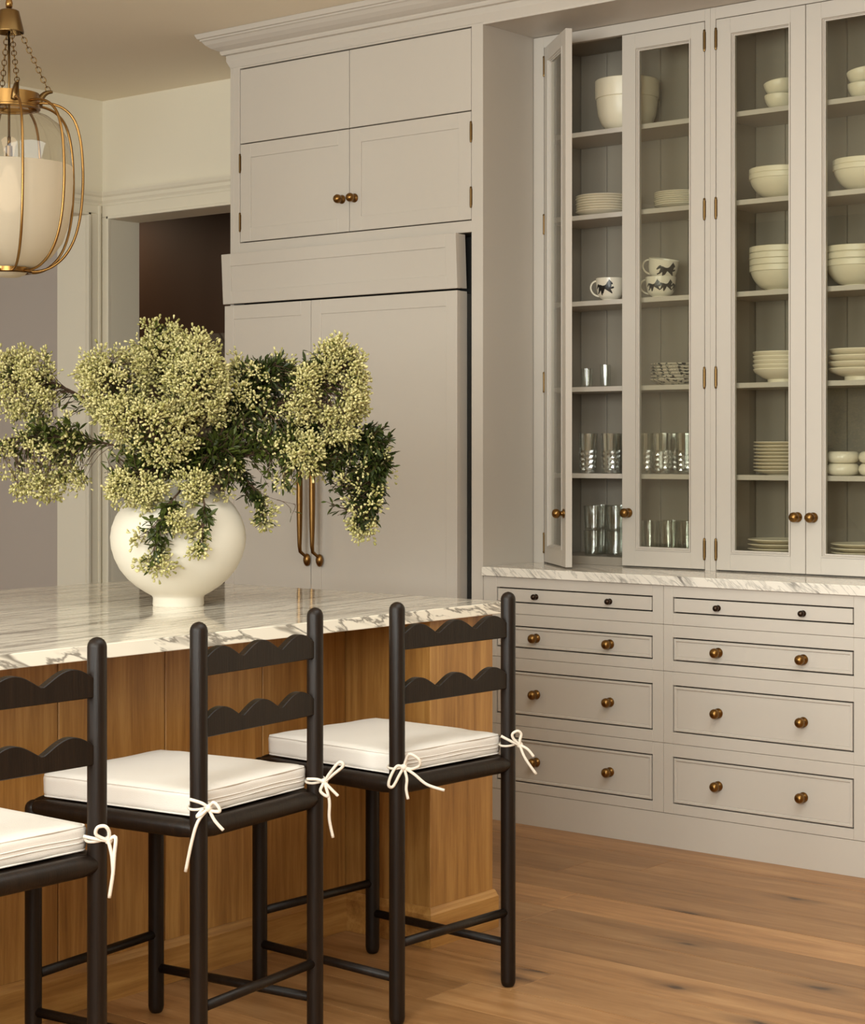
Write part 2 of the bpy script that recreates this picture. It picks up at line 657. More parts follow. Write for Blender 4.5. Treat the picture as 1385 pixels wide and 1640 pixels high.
# wall behind the photographer with two windows
wr = MB()
for a, b in ((XL, -4.7), (-2.5, -1.8), (0.8, 2.0)):
    wr.box(a, b, -1.1, -0.9, 0, CEIL)
for a, b in ((-4.7, -2.5), (-1.8, 0.8)):
    wr.box(a, b, -1.1, -0.9, 0, 1.14)
    wr.box(a, b, -1.1, -0.9, 2.76, CEIL)
structure(wr.build('wall_rear', M['rearwall']))
structure(MB().box(2.0, 2.2, -1.1, 6.2, 0, CEIL).build('wall_right', M['rearwall']))
for n_, (a, b) in enumerate(((-4.7, -2.5), (-1.8, 0.8))):
    wf = MB()
    for x in [a + (b - a) * k / 4 for k in range(5)]:
        wf.box(x - 0.014, x + 0.014, -0.955, -0.915, 1.14, 2.76)
    wf.box(a, b, -0.955, -0.915, 1.14, 1.17).box(a, b, -0.955, -0.915, 2.73, 2.76).box(a, b, -0.955, -0.915, 1.94, 1.96)
    structure(wf.build('window_%d' % (n_ + 1), M['trimw']))
wf = MB()  # made-up ceiling trim framing the added overhead fill
wf.box(-2.44, -2.4, 1.26, 4.14, CEIL - 0.012, CEIL + 0.03).box(-0.6, -0.56, 1.26, 4.14, CEIL - 0.012, CEIL + 0.03)
wf.box(-2.4, -0.6, 1.26, 1.3, CEIL - 0.012, CEIL + 0.03).box(-2.4, -0.6, 4.1, 4.14, CEIL - 0.012, CEIL + 0.03)
structure(wf.build('window_3', M['trimw']))
# side room and pantry
structure(MB().box(-9.6, -9.4, 1.0, 6.6, 0, CEIL).build('wall_side_room', M['sideroom']))
structure(MB().box(-9.4, XL - 0.21, 6.2, 6.35, 0, CEIL).build('wall_side_room_end', M['sideroom']))
structure(MB().box(-9.4, XL - 0.21, 1.9, 2.05, 0, CEIL).build('wall_side_room_near', M['sideroom']))
structure(MB().box(-9.4, -3.6, 7.25, 7.4, 0, CEIL).build('wall_pantry', M['darkroom']))
structure(MB().box(-3.7, -3.6, YW + 0.18, 7.25, 0, CEIL).build('wall_pantry_end', M['darkroom']))
structure(MB().box(-9.4, -9.25, 6.35, 7.25, 0, CEIL).build('wall_pantry_far', M['darkroom']))
structure(MB().box(-9.25, -3.7, YW + 0.39, 7.25, 2.75, CEIL).build('ceiling_pantry', M['darkroom']))

# picture-rail height moulding on both walls, door casings
RAIL = [(0, 2.519), (0.012, 2.519), (0.014, 2.53), (0.022, 2.542), (0.022, 2.558), (0.03, 2.566), (0.036, 2.58), (0.036, 2.588), (0, 2.592)]
t = MB().prism(RAIL, lambda o, z: (-5.44, YW - o, z), lambda o, z: (XL + o, YW - o, z))
structure(t.build('trim_1', M['trimw']))
t = MB().prism(RAIL, lambda o, z: (XL + o, YW - o, z), lambda o, z: (XL + o, OY0 - 0.12, z))
structure(t.build('trim_2', M['trimw']))
t = MB()
t.box(XL + 0.001, -5.62, YW - 0.013, YW, DZ + 0.012, 2.519)          # head board
t.box(XL + 0.001, -6.892, YW - 0.013, YW, 0, DZ + 0.012)
t.box(-6.892, -6.877, YW - 0.02, YW, 0, DZ + 0.015).box(-6.892, -5.62, YW - 0.02, YW, DZ, DZ + 0.015)   # bead round the opening
structure(t.build('trim_3', M['trimw'], bevel=0.003))
t = MB()
t.box(XL, XL + 0.013, OY0 - 0.1, YW - 0.014, OZ + 0.012, 2.519)
t.box(XL, XL + 0.013, OY1 + 0.02, OY1 + 0.066, 0, OZ + 0.012).box(XL, XL + 0.013, OY0 - 0.1, OY0 - 0.015, 0, OZ + 0.012)
t.box(XL, XL + 0.022, OY1, OY1 + 0.018, 0, OZ + 0.014).box(XL, XL + 0.022, OY0 - 0.015, OY1 + 0.018, OZ, OZ + 0.014)
t.box(XL, XL + 0.022, OY1 + 0.066, OY1 + 0.08, 0, 2.519)
structure(t.build('trim_4', M['trimw'], bevel=0.003))
structure(MB().box(-9.4, -9.385, 2.1, 6.2, 0, 0.14).build('baseboard_side_room', M['trimw'], bevel=0.003))
# pantry stone splashback seen through the doorway
structure(MB().box(-9.2, -3.75, 7.225, 7.248, 0.92, 1.985).build('trim_5', marble('pantry_stone', ((9.0, 2.0, 7.0), (0.0, 1.0, 0.0), (2.0, 0.0, 5.0)), (150, 136, 120), (40, 32, 26), (70, 58, 48), 0.08, 5.0, 0.95)))

# crown over the whole run, mitred return at the left end
CR = [(0, 2.895), (0.012, 2.922), (0.012, 2.945), (0.026, 2.947), (0.03, 2.955), (0.03, 2.962), (0.04, 2.966), (0.056, 2.974), (0.072, 2.987),
      (0.082, 3.0), (0.088, 3.003), (0.088, 3.009), (0.096, 3.011), (0.1, 3.02), (0.104, 3.029), (0, 3.029)]
XCL = -5.432
t = MB()
t.prism(CR, lambda o, z: (XCL - o, YF - o, z), lambda o, z: (-2.58, YF - o, z))
t.prism(CR, lambda o, z: (XCL - o, YF - o, z), lambda o, z: (XCL - o, YW, z))
structure(t.build('trim_6', M['paint']))
# header and soffit bridging the glazed cabinets
t = MB()
t.box(-4.1295, -2.6, YF, YF + 0.022, 2.8865, 2.945)
t.box(-4.1295, -2.6, YF + 0.022, YW, 2.8895, 2.945)
structure(t.build('trim_7', M['paint']))


# ================================================================== shared small meshes
def knob_mesh(r, name, m):
    """lathe with its axis along -Y; back plate at y = 0"""
    R = Matrix.Rotation(math.pi / 2, 3, 'X')
    p = [(0, 0), (r * 0.98, 0), (r * 0.98, r * 0.18), (r * 0.55, r * 0.36), (r * 0.46, r * 0.7), (r * 0.62, r * 0.9), (r * 0.9, r * 1.15), (r, r * 1.55),
         (r * 0.94, r * 1.95), (r * 0.7, r * 2.3), (r * 0.35, r * 2.48), (0, r * 2.52)]
    me = MB().lathe(p, n=20, M=R).mesh(name, smooth=True)
    me.materials.append(m)
    return me


KNOB = knob_mesh(0.0168, 'knob', M['brass'])
KNOB_DOOR = knob_mesh(0.0175, 'knob', M['brass'])
KNOB_S = knob_mesh(0.0105, 'knob', M['bronze'])


def hinge_mesh():
    b = MB().tube([(0, 0, -0.032), (0, 0, 0.032)], 0.0042, 8)
    b.lathe([(0, 0.032), (0.0052, 0.032), (0.004, 0.038), (0, 0.04)], n=8)
    b.lathe([(0, -0.04), (0.004, -0.038), (0.0052, -0.032), (0, -0.032)], n=8)
    b.box(-0.006, 0.006, -0.0005, 0.003, -0.03, 0.03)
    me = b.mesh('hinge', smooth=False)
    me.materials.append(M['brass_dark'])
    return me


HINGE = hinge_mesh()


def frame_mb(x0, x1, z0, z1, y0, y1, sl, sr, rt, rb):
    """rectangular frame of four members, front at y0"""
    b = MB()
    b.box(x0, x0 + sl, y0, y1, z0, z1).box(x1 - sr, x1, y0, y1, z0, z1)
    b.box(x0 + sl, x1 - sr, y0, y1, z1 - rt, z1).box(x0 + sl, x1 - sr, y0, y1, z0, z0 + rb)
    return b


def ring_mb(x0, x1, z0, z1, prof):
    """mitred moulding round a rectangle; prof = (inset, y)"""
    b = MB()
    vs = []
    for ins, yy in prof:
        vs += [(x0 + ins, yy, z0 + ins), (x1 - ins, yy, z0 + ins), (x1 - ins, yy, z1 - ins), (x0 + ins, yy, z1 - ins)]
    fs = []
    m = len(prof)
    for i in range(m - 1):
        for k in range(4):
            fs.append((i * 4 + k, i * 4 + (k + 1) % 4, (i + 1) * 4 + (k + 1) % 4, (i + 1) * 4 + k))
    return b.add(vs, fs)


# ================================================================== REFRIGERATOR SURROUND
P = M['paint']
sur = thing('refrigerator_cabinet', (-4.78, 5.65, 0), 'tall mushroom painted cupboard surround rising above and around the panelled refrigerator', 'cabinet')
XA, XB = -5.432, -4.1305
MB().box(XA, XA + 0.02, YF, YW - 0.004, 0, 2.895).build('side_panel', P, sur, bevel=0.0008, seg=1)
MB().box(-4.183, XB, YF, YW - 0.004, 0, 2.895).build('side_panel', P, sur, bevel=0.0008, seg=1)
b = MB()
b.box(XA + 0.02, -5.3775, YF, YF + 0.022, 2.136, 2.895)          # left stile
b.box(-5.3775, -4.183, YF, YF + 0.022, 2.887, 2.895)
b.box(-5.3775, -4.183, YF, YF + 0.022, 2.136, 2.178)
b.build('face_frame', P, sur, bevel=0.0008, seg=1)
MB().box(XA + 0.02, -4.183, YF + 0.03, YW - 0.01, 2.14, 2.165).build('bottom_board', P, sur)
MB().box(XA + 0.02, -4.183, YW - 0.03, YW - 0.006, 0, 2.14).build('back_panel', M['black'], sur)
MB().box(XA + 0.021, -4.184, YF + 0.06, YF + 0.07, 2.18, 2.88).build('inner_panel', M['black'], sur)
xm = -4.7815
for x0, x1 in ((-5.3747, xm - 0.0016), (xm + 0.0016, -4.1858)):
    MB().box(x0, x1, YF + 0.0005, YF + 0.022, 2.5818, 2.8818).build('flap_door', P, sur, bevel=0.001, seg=1)
for i, (x0, x1) in enumerate(((-5.3747, xm - 0.0016), (xm + 0.0016, -4.1858))):
    d = frame_mb(x0, x1, 2.1822, 2.5775, YF + 0.0005, YF + 0.022, 0.058, 0.058, 0.056, 0.054).build('cupboard_door', P, sur, bevel=0.001, seg=1)
    MB().box(x0 + 0.05, x1 - 0.05, YF + 0.005, YF + 0.016, 2.225, 2.53).build('door_panel', P, d)
    link('knob', KNOB_DOOR, None, d, (xm + (-0.037 if i == 0 else 0.028), YF + 0.0005, 2.3085))
    for z in (2.502, 2.263):
        link('hinge', HINGE, None, d, (x0 - 0.001 if i == 0 else x1 + 0.001, YF - 0.001, z))

# ------------------------------------------------------------------ refrigerator
fr = thing('refrigerator', (-4.8, 5.6, 0), 'built-in refrigerator with two tall painted panel doors and brass bar handles', 'refrigerator')
MB().box(XA + 0.024, -4.196, 5.4055, YW - 0.035, 0.02, 2.125).build('body', M['black'], fr)
# tilted ventilation panel on top
gx0, gx1 = -5.446, -4.228
b = MB()
b.box(gx0, gx1, 0, 0.022, 0, 0.205)
gm = frame_mb(gx0, gx1, 1.931, 2.133, 0, 0.02, 0.05, 0.05, 0.05, 0.05)
tilt = lambda p: (p[0], p[1] + 5.322 - (p[2] - 1.931) * 0.05, p[2])
gm.v = [tilt(p) for p in gm.v]
g = gm.build('vent_panel', P, fr, bevel=0.001, seg=1)
gi = MB().box(gx0 + 0.04, gx1 - 0.04, 0.004, 0.016, 1.975, 2.09)
gi.v = [tilt(p) for p in gi.v]
gi.build('panel_field', P, g)
gs = MB().box(gx1 - 0.02, gx1 - 0.0005, 0.02, 0.058, 1.933, 2.131)
gs.v = [tilt(p) for p in gs.v]
gs.build('panel_edge', P, g)
xs = -4.958
for i, (x0, x1) in enumerate(((-5.4365, xs - 0.0015), (xs + 0.0015, -4.2285))):
    d = frame_mb(x0, x1, 0.1, 1.9235, 5.322, 5.342, 0.052, 0.052, 0.056, 0.06).build('refrigerator_door', P, fr, bevel=0.0012, seg=1)
    MB().box(x0 + 0.045, x1 - 0.045, 5.3255, 5.338, 0.15, 1.875).build('door_panel', P, d)
    MB().box(x0 + 0.012, x1 - 0.0005, 5.3422, 5.382, 0.101, 1.9225).build('door_core', P, d)
    MB().box(x0 + 0.012, x1 - 0.001, 5.3825, 5.405, 0.11, 1.915).build('door_seal', M['steel'], d)
    hx = -4.952 if i == 0 else -4.9025
    hy = 5.272
    mx = hx - 0.012 if i == 0 else hx + 0.002
    mx = -4.971 if i == 0 else -4.9045
    z0, z1 = 0.909, 1.46
    pts, rs = [], []
    for k in range(25):
        u = k / 24
        z = z0 + 0.012 + (z1 - z0 - 0.024) * u
        e = abs(2 * u - 1)
        bend = max(0, (e - 0.88) / 0.12)
        pts.append((mx, hy + 0.036 * bend ** 2, z))
        rs.append(0.0058 + 0.0066 * (1 - e ** 2.2))
    pts = [(mx, 5.318, z0)] + pts + [(mx, 5.318, z1)]
    rs = [0.0058] + rs + [0.0058]
    h = MB().tube(pts, rs, 12).build('bar_handle', M['brass'], d, smooth=True)
    R = Matrix.Rotation(math.pi / 2, 3, 'X')
    for z in (z0, z1):
        MB().lathe([(0, 0), (0.012, 0), (0.0165, 0.006), (0.0165, 0.011), (0.011, 0.018), (0, 0.021)], (mx, 5.3218, z), 16,
                   R @ Matrix.Diagonal((1, 1.5, 1))).build('handle_rose', M['brass'], h, smooth=True)
MB().box(XA + 0.03, -4.2, YF + 0.06, YF + 0.08, 0.0, 0.098).build('toe_plate', M['steel'], fr)

# ================================================================== DRAWER UNITS
ROWS = [(0.7497, 0.8815, 0.7897, 0.8438), (0.5924, 0.7497, 0.6288, 0.7082), (0.3497, 0.5924, 0.389, 0.5475), (0.1138, 0.3497, 0.1485, 0.3065)]


def drawer_unit(xa, xb, d0, d1, knobs, label):
    u = thing('drawer_cabinet', ((xa + xb) / 2, 5.65, 0), label, 'cabinet')
    MB().box(xa, xb, YF + 0.0, YF + 0.022, 0, 0.1132).build('plinth', P, u)
    b = MB()
    b.box(xa + 0.001, xa + 0.018, YF + 0.024, YW - 0.01, 0.001, 0.881).box(xb - 0.018, xb - 0.001, YF + 0.024, YW - 0.01, 0.001, 0.881)
    b.box(xa + 0.018, xb - 0.018, YW - 0.03, YW - 0.01, 0.001, 0.881).box(xa + 0.018, xb - 0.018, YF + 0.05, YW - 0.03, 0.1, 0.112)
    b.build('carcass', M['black'], u)
    for k, (za, zb, p0, p1) in enumerate(ROWS):
        frame_mb(xa + 0.0006, xb - 0.0006, za + 0.0006, zb - 0.0006, YF, YF + 0.022, d0 - xa - 0.0006, xb - d1 - 0.0006, zb - p1 - 0.0006, p0 - za - 0.0006).build('face_frame', P, u, bevel=0.0012, seg=1)
        g = 0.0046
        x0, x1, z0, z1 = d0 + g, d1 - g, p0 + g, p1 - g
        if k == 0:
            d = MB().box(x0, x1, YF + 0.001, YF + 0.02, z0, z1).build('drawer', P, u, bevel=0.001, seg=1)
        else:
            d = MB().box(x0, x1, YF + 0.008, YF + 0.02, z0, z1).build('drawer', P, u)
            ring_mb(x0, x1, z0, z1, [(0, YF + 0.008), (0, YF + 0.0005), (0.0015, YF - 0.001), (0.007, YF - 0.001), (0.0085, YF + 0.0005), (0.0095, YF + 0.004), (0.012, YF + 0.0035), (0.013, YF + 0.003)]).build('bead', P, d)
            MB().box(x0 + 0.0125, x1 - 0.0125, YF + 0.003, YF + 0.009, z0 + 0.0125, z1 - 0.0125).build('drawer_front', P, d)
        zc = (z0 + z1) / 2
        for kx in knobs:
            link('knob', KNOB_S if k == 0 else KNOB, None, d, (kx, YF + (0.001 if k == 0 else 0.003), zc + (0.0 if k else -0.001)))
    if xb > -2.7:
        MB().box(xb - 0.0005, xb + 0.009, YF, YW - 0.01, 0.0, 0.8815).build('side_panel', P, u, bevel=0.0012, seg=1)
    return u


drawer_unit(-4.1285, -3.3613, -4.0675, -3.4042, (-3.892, -3.578), 'left bank of four painted drawers below the marble worktop, partly behind the stool')
drawer_unit(-3.3613, -2.6, -3.3239, -2.661, (-3.1495, -2.8375), 'right bank of four painted drawers below the marble worktop, nearest the photo edge')
wt = MB().box(-4.1285, -2.59, YF - 0.012, YW - 0.005, 0.8822, 0.9147).build('worktop', M['hutch_marble'], bevel=0.0025)
tag(wt, 'white marble worktop with dark diagonal veins lying on the drawer banks', 'worktop')

# ================================================================== GLAZED CABINETS
SHELF = [2.512, 2.2025, 1.8825, 1.5638, 1.2425]
SHY0, SHY1 = 5.70, YW - 0.034


def glazed_door(parent, x0, x1, hinge_side, knob_x, angle=0.0):
    """inset door, front at YH; built closed, then turned about its hinge"""
    z0, z1 = 0.9195, 2.8440
    pv = Vector((x0 if hinge_side < 0 else x1, YH, z0))
    d = frame_mb(x0, x1, z0, z1, YH, YH + 0.024, 0.056, 0.056, 0.052, 0.058)
    me = d.mesh('glazed_door', 0.001, 1, False, tuple(pv))
    o = link('glazed_door', me, P, parent, pv)
    ring_mb(x0 + 0.056, x1 - 0.056, z0 + 0.058, z1 - 0.052, [(0, YH), (0.0, YH - 0.003), (0.004, YH - 0.003), (0.005, YH + 0.002), (0.008, YH + 0.005), (0.0085, YH + 0.009), (0.012, YH + 0.0095), (0.012, YH + 0.022), (0, YH + 0.022)]).build('glazing_bead', P, o)
    MB().box(x0 + 0.06, x1 - 0.06, YH + 0.012, YH + 0.0155, z0 + 0.062, z1 - 0.056).build('glass_pane', M['glass'], o)
    link('knob', KNOB_DOOR, None, o, (knob_x, YH, 1.111))
    for z in (2.777, 2.1846, 1.5922, 0.99):
        link('hinge', HINGE, None, o, (x0 - 0.001 if hinge_side < 0 else x1 + 0.001, YH - 0.001, z))
    if angle:
        o.rotation_euler = (0, 0, angle)
    return o


def glazed_cabinet(xa, xb, oa, ob, label, angle=0.0):
    u = thing('glazed_cabinet', ((xa + xb) / 2, 5.82, 0.9147), label, 'cabinet')
    I = M['paint_shaded']
    zb, zt = 0.9147, 2.888
    b = MB()
    b.box(xa, oa, YH, YH + 0.022, zb, zt).box(ob, xb, YH, YH + 0.022, zb, zt).box(oa, ob, YH, YH + 0.022, 2.8465, zt)
    b.build('face_frame', P, u, bevel=0.0008, seg=1)
    for x in (xa + 0.001, xb - 0.019):
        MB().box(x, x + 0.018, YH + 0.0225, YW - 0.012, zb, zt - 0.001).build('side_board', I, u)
    x0, x1 = xa + 0.0195, xb - 0.0195
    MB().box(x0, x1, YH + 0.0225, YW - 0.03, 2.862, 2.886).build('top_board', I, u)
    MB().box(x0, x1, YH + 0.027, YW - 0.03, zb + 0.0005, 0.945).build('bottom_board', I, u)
    n = 6
    wd = (x1 - x0) / n
    for k in range(n):
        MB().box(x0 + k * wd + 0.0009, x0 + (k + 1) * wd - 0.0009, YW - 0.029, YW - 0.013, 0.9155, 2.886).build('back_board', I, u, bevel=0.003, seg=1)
    for z in SHELF:
        MB().box(x0 + 0.0005, x1 - 0.0005, SHY0, SHY1, z - 0.009, z + 0.009).build('shelf', P, u, bevel=0.001, seg=1)
    m = (oa + ob) / 2
    glazed_door(u, oa + 0.0026, m - 0.0014, -1, m - 0.0295 if not angle else oa + 0.0026 + 0.318, angle)
    glazed_door(u, m + 0.0014, ob - 0.0026, 1, m + 0.0295)
    return u


gc = glazed_cabinet(-4.1285, -3.3633, -4.0815, -3.3847, 'left glazed wall cabinet whose left door stands ajar, holding mugs and tumblers', -math.radians(41.5))
MB().box(-3.78, -3.74, YH + 0.026, YH + 0.05, 2.848, 2.8615).build('door_catch', M['brass_dark'], gc)
glazed_cabinet(-3.3628, -2.6, -3.3418, -2.6435, 'right glazed wall cabinet with both doors shut, holding stacked bowls and plates')


# ================================================================== CROCKERY
def plate_prof(r, h, t=0.0035):
    return [(0, 0), (r * 0.55, 0), (r * 0.56, 0.002), (r * 0.66, 0.003), (r * 0.98, h - t * 0.4), (r, h), (r * 0.985, h + t * 0.6), (r * 0.68, t + 0.004), (r * 0.5, t + 0.002), (0, t + 0.002)]


def bowl_prof(r, h, foot, t=0.005, belly=0.55, band=0.0):
    out, k = [], 9
    out += [(0, 0.003), (foot * 0.8, 0.003), (foot * 0.86, 0), (foot, 0.0), (foot, 0.006)]
    for i in range(1, k + 1):
        u = i / k
        out.append((foot + (r - foot) * math.sin(u * math.pi / 2) ** (0.9 if belly < 0.6 else 0.6), 0.006 + (h - 0.006) * u ** (1.4 if belly < 0.6 else 1.0)))
    if band:
        out[-1] = (r, h)
        out.insert(-1, (r * 0.995, h - band * 0.98))
        out.insert(-1, (r * 1.015, h - band * 0.94))
        out[-1] = (r * 1.015, h)
    R = out[-1][0]
    out += [(R - t * 0.5, h + t * 0.3), (R - t, h - 0.001)]
    for i in range(k - 1, 0, -1):
        u = i / k
        out.append((max(0.001, foot + (r - foot) * math.sin(u * math.pi / 2) ** (0.9 if belly < 0.6 else 0.6) - t), 0.006 + t + (h - 0.006 - t) * u ** (1.4 if belly < 0.6 else 1.0)))
    out += [(0, 0.006 + t)]
    return out


def solid(prof, name, m, n=36):
    me = MB().lathe(prof, n=n).mesh(name)
    autosmooth(me, 0.7)
    me.materials.append(m)
    return me


def place(me, name, loc, label, cat, group=None, rot=None):
    o = link(name, me, None, None, loc, rot)
    return tag(o, label, cat, group)


ORD = ['bottom', 'second', 'third', 'fourth', 'fifth', 'sixth', 'seventh', 'eighth', 'ninth', 'tenth']


def nth(k, n):
    if k == 0:
        return 'lowest'
    if k == n - 1:
        return 'topmost'
    return ORD[k] + ' from bottom'


def stack(me, name, x, y, z, n, pitch, fmt, cat, group, jit=0.0015):
    for k in range(n):
        place(me, name, (x + rng.uniform(-jit, jit), y + rng.uniform(-jit, jit), z + k * pitch), fmt % nth(k, n), cat, group, (0, 0, rng.uniform(0, 6.28)))


TOP = [z + 0.0092 for z in SHELF] + [0.9452]     # standing heights, top shelf first
# left cabinet
TALL = solid([(0, 0.002), (0.06, 0), (0.074, 0.005), (0.094, 0.024), (0.107, 0.058), (0.1125, 0.098), (0.114, 0.117), (0.112, 0.119), (0.1085, 0.116), (0.107, 0.098), (0.101, 0.058), (0.086, 0.026), (0.06, 0.012), (0, 0.01)], 'mixing_bowl', M['ceramic'], 44)
place(TALL, 'mixing_bowl', (-3.8015, 5.80, TOP[0]), 'large deep cream mixing bowl on the top shelf behind the ajar door, lower of two', 'bowl', 'big mixing bowls on the top shelf')
RIM = solid([(0, 0.012), (0.05, 0.01), (0.062, 0.018), (0.08, 0.04), (0.094, 0.074), (0.101, 0.104), (0.1165, 0.1105), (0.118, 0.116), (0.1185, 0.176), (0.116, 0.178), (0.113, 0.175), (0.1, 0.108), (0.088, 0.06), (0.05, 0.022), (0, 0.02)], 'mixing_bowl', M['ceramic'], 44)
place(RIM, 'mixing_bowl', (-3.8015, 5.80, TOP[0] + 0.0095), 'large cream mixing bowl nested inside another on the top shelf, upper of two', 'bowl', 'big mixing bowls on the top shelf')
PL = solid(plate_prof(0.104, 0.018), 'plate', M['ceramic_warm'], 40)
stack(PL, 'plate', -3.9075, 5.80, TOP[1], 7, 0.0095, 'cream plate, %s in the second-shelf stack beside the ajar door', 'plate', 'cream plates behind the ajar door')
PS = solid(plate_prof(0.098, 0.014), 'plate', M['ceramic_gloss'], 40)
stack(PS, 'plate', -3.5695, 5.80, TOP[1], 7, 0.0074, 'thin ivory plate, %s in the second-shelf stack behind closed glass', 'plate', 'ivory plates on the second shelf')


# mugs with a galloping horse printed on the side
HORSE = [(-.62, .2), (-.52, .27), (-.42, .2), (-.34, .21), (-.15, .14), (0, .15), (.1, .22), (.2, .37), (.28, .47), (.31, .56), (.35, .47), (.43, .4), (.54, .28), (.52, .21), (.45, .21), (.36, .27), (.3, .18),
         (.29, .05), (.42, .03), (.55, .09), (.62, .03), (.57, -.04), (.42, -.08), (.28, -.09), (.35, -.2), (.48, -.31), (.45, -.37), (.3, -.27), (.17, -.11), (0, -.07), (-.15, -.05), (-.18, -.17), (-.1, -.3), (-.2, -.46), (-.28, -.43),
         (-.22, -.3), (-.32, -.15), (-.44, -.29), (-.6, -.38), (-.66, -.32), (-.53, -.23), (-.44, -.06), (-.46, .08), (-.56, .03), (-.7, -.07), (-.75, 0)]


def mug_prof(r, h):
    return [(0, 0.003), (r * 0.5, 0.0), (r * 0.54, 0.0), (r * 0.56, 0.006), (r * 0.72, 0.012), (r * 0.86, h * 0.28), (r * 0.95, h * 0.55), (r, h), (r - 0.001, h + 0.001), (r - 0.0035, h), (r * 0.9, h * 0.5), (r * 0.66, 0.02), (0, 0.012)]


def rad_at(prof, z):
    prev = None
    for p in prof[3:8]:
        if prev and prev[1] <= z <= p[1]:
            t = (z - prev[1]) / max(1e-6, p[1] - prev[1])
            return prev[0] + (p[0] - prev[0]) * t
        prev = p
    return prof[7][0]


def decal(poly, prof, ang, zc, size, flip=1):
    """flat print wrapped on the mug wall"""
    me = bpy.data.meshes.new('horse_print')
    bm = bmesh.new()
    vs = [bm.verts.new((p[0] * size * flip, 0, p[1] * size)) for p in poly]
    bm.faces.new(vs)
    bmesh.ops.triangulate(bm, faces=bm.faces)
    bmesh.ops.subdivide_edges(bm, edges=[e for e in bm.edges if e.calc_length() > size * 0.2], cuts=2)
    bmesh.ops.triangulate(bm, faces=bm.faces)
    for v in bm.verts:
        z = v.co.z + zc
        r = rad_at(prof, z) + 0.0006
        a = ang + v.co.x / r
        v.co = Vector((r * math.cos(a), r * math.sin(a), z))
    bm.to_mesh(me)
    bm.free()
    me.materials.append(M['black_print'])
    return me


CAMANG = math.atan2(-5.75, 3.8)     # direction from the shelf towards the room


def mug(x, y, z, r, h, label, prints, handle_ang, tilt=0.0):
    pr = mug_prof(r, h)
    body = solid(pr, 'mug', M['ceramic_gloss'], 40)
    t = thing('mug', (x, y, z), label, 'mug', 'horse mugs on the third shelf')
    link('body', body, None, t, (x, y, z))
    hp = []
    for k in range(13):
        a = -math.pi / 2 + math.pi * k / 12
        zz = h * 0.55 + math.sin(a) * h * 0.34
        rr = rad_at(pr, zz) - 0.003 + math.cos(a) * 0.024
        hp.append((x + rr * math.cos(handle_ang), y + rr * math.sin(handle_ang), z + zz))
    MB().tube(hp, 0.0036, 8).build('handle', M['ceramic_gloss'], t, smooth=True)
    for ang, size, flip in prints:
        link('horse_print', decal(HORSE, pr, ang, h * 0.55, size, flip), None, t, (x, y, z))
    if tilt:
        t.rotation_euler = tilt
    return t


LEFT = math.pi + YAW
mug(-3.8566, 5.77, TOP[2], 0.054, 0.084, 'white mug with a black galloping horse, alone beside the ajar door', [(CAMANG - 0.4, 0.058, 1)], LEFT)
mug(-3.6359, 5.77, TOP[2], 0.0565, 0.076, 'white horse printed mug standing on the shelf beneath a tilted mug', [(CAMANG - 0.5, 0.044, 1), (CAMANG + 0.4, 0.044, 1), (CAMANG + 1.3, 0.04, 1)], LEFT - 0.2)
mug(-3.634, 5.772, TOP[2] + 0.066, 0.0565, 0.076, 'white horse printed mug lying tilted on top of another mug', [(CAMANG + 0.3, 0.056, 1)], LEFT - 0.1, (0.06, 0.2, 0))


def glass_prof(r0, r1, h, t=0.0016, base=0.007):
    return [(0, 0), (r0 * 0.95, 0), (r0, 0.002), (r0 + (r1 - r0) * 0.5, h * 0.5), (r1, h), (r1 - t * 0.6, h + 0.0006), (r1 - t, h), (r0 + (r1 - r0) * 0.5 - t, h * 0.5), (r0 - t, base + 0.002), (r0 * 0.8, base), (0, base)]


def plain_glass(r0, r1, h):
    me = MB().lathe(glass_prof(r0, r1, h), n=22).mesh('tumbler', smooth=True)
    autosmooth(me, 0.8)
    me.materials.append(M['tumbler'])
    return me


G1, G2 = plain_glass(0.0205, 0.0215, 0.07), plain_glass(0.0195, 0.0205, 0.086)
place(G1, 'tumbler', (-3.9508, 5.755, TOP[3]), 'short clear shot glass on the fourth shelf beside the ajar door', 'glass')
place(G2, 'tumbler', (-3.9188, 5.83, TOP[3]), 'taller clear shot glass behind the short one on the fourth shelf', 'glass')
SP = solid(plate_prof(0.098, 0.021), 'speckled_bowl', M['speckle'], 40)
stack(SP, 'speckled_bowl', -3.5828, 5.80, TOP[3], 6, 0.0112, 'black and white splattered shallow bowl, %s of its stack', 'bowl', 'splattered bowls on the fourth shelf')


def crystal():
    """cut tumbler: smooth flared top, faceted diamond cuts below"""
    b = MB()
    n, h = 18, 0.148
    rows = []
    for k in range(9):
        z = 0.012 + k * 0.0092
        rows.append((0.0285 + 0.006 * (z / h), z))
    vs, fs = [], []
    for k, (r, z) in enumerate(rows):
        for i in range(n):
            a = 2 * math.pi * (i + 0.5 * (k % 2)) / n
            rr = r + (0.003 if (i + k) % 2 else -0.0008)
            vs.append((rr * math.cos(a), rr * math.sin(a), z))
    for k in range(len(rows) - 1):
        for i in range(n):
            j = (i + 1) % n
            a, bb, c, d = k * n + i, k * n + j, (k + 1) * n + j, (k + 1) * n + i
            if k % 2 == 0:
                fs += [(a, bb, d), (bb, c, d)]
            else:
                fs += [(a, bb, c), (a, c, d)]
    b.add(vs, fs)
    top = [(0.033, 0.0858), (0.0345, 0.115), (0.0362, h), (0.035, h + 0.0006), (0.034, h), (0.031, 0.08), (0.027, 0.02), (0, 0.016)]
    b.lathe(top, n=18)
    b.lathe([(0, 0), (0.027, 0), (0.0285, 0.012)], n=18)
    me = b.mesh('crystal_tumbler')
    me.materials.append(M['crystal'])
    return me


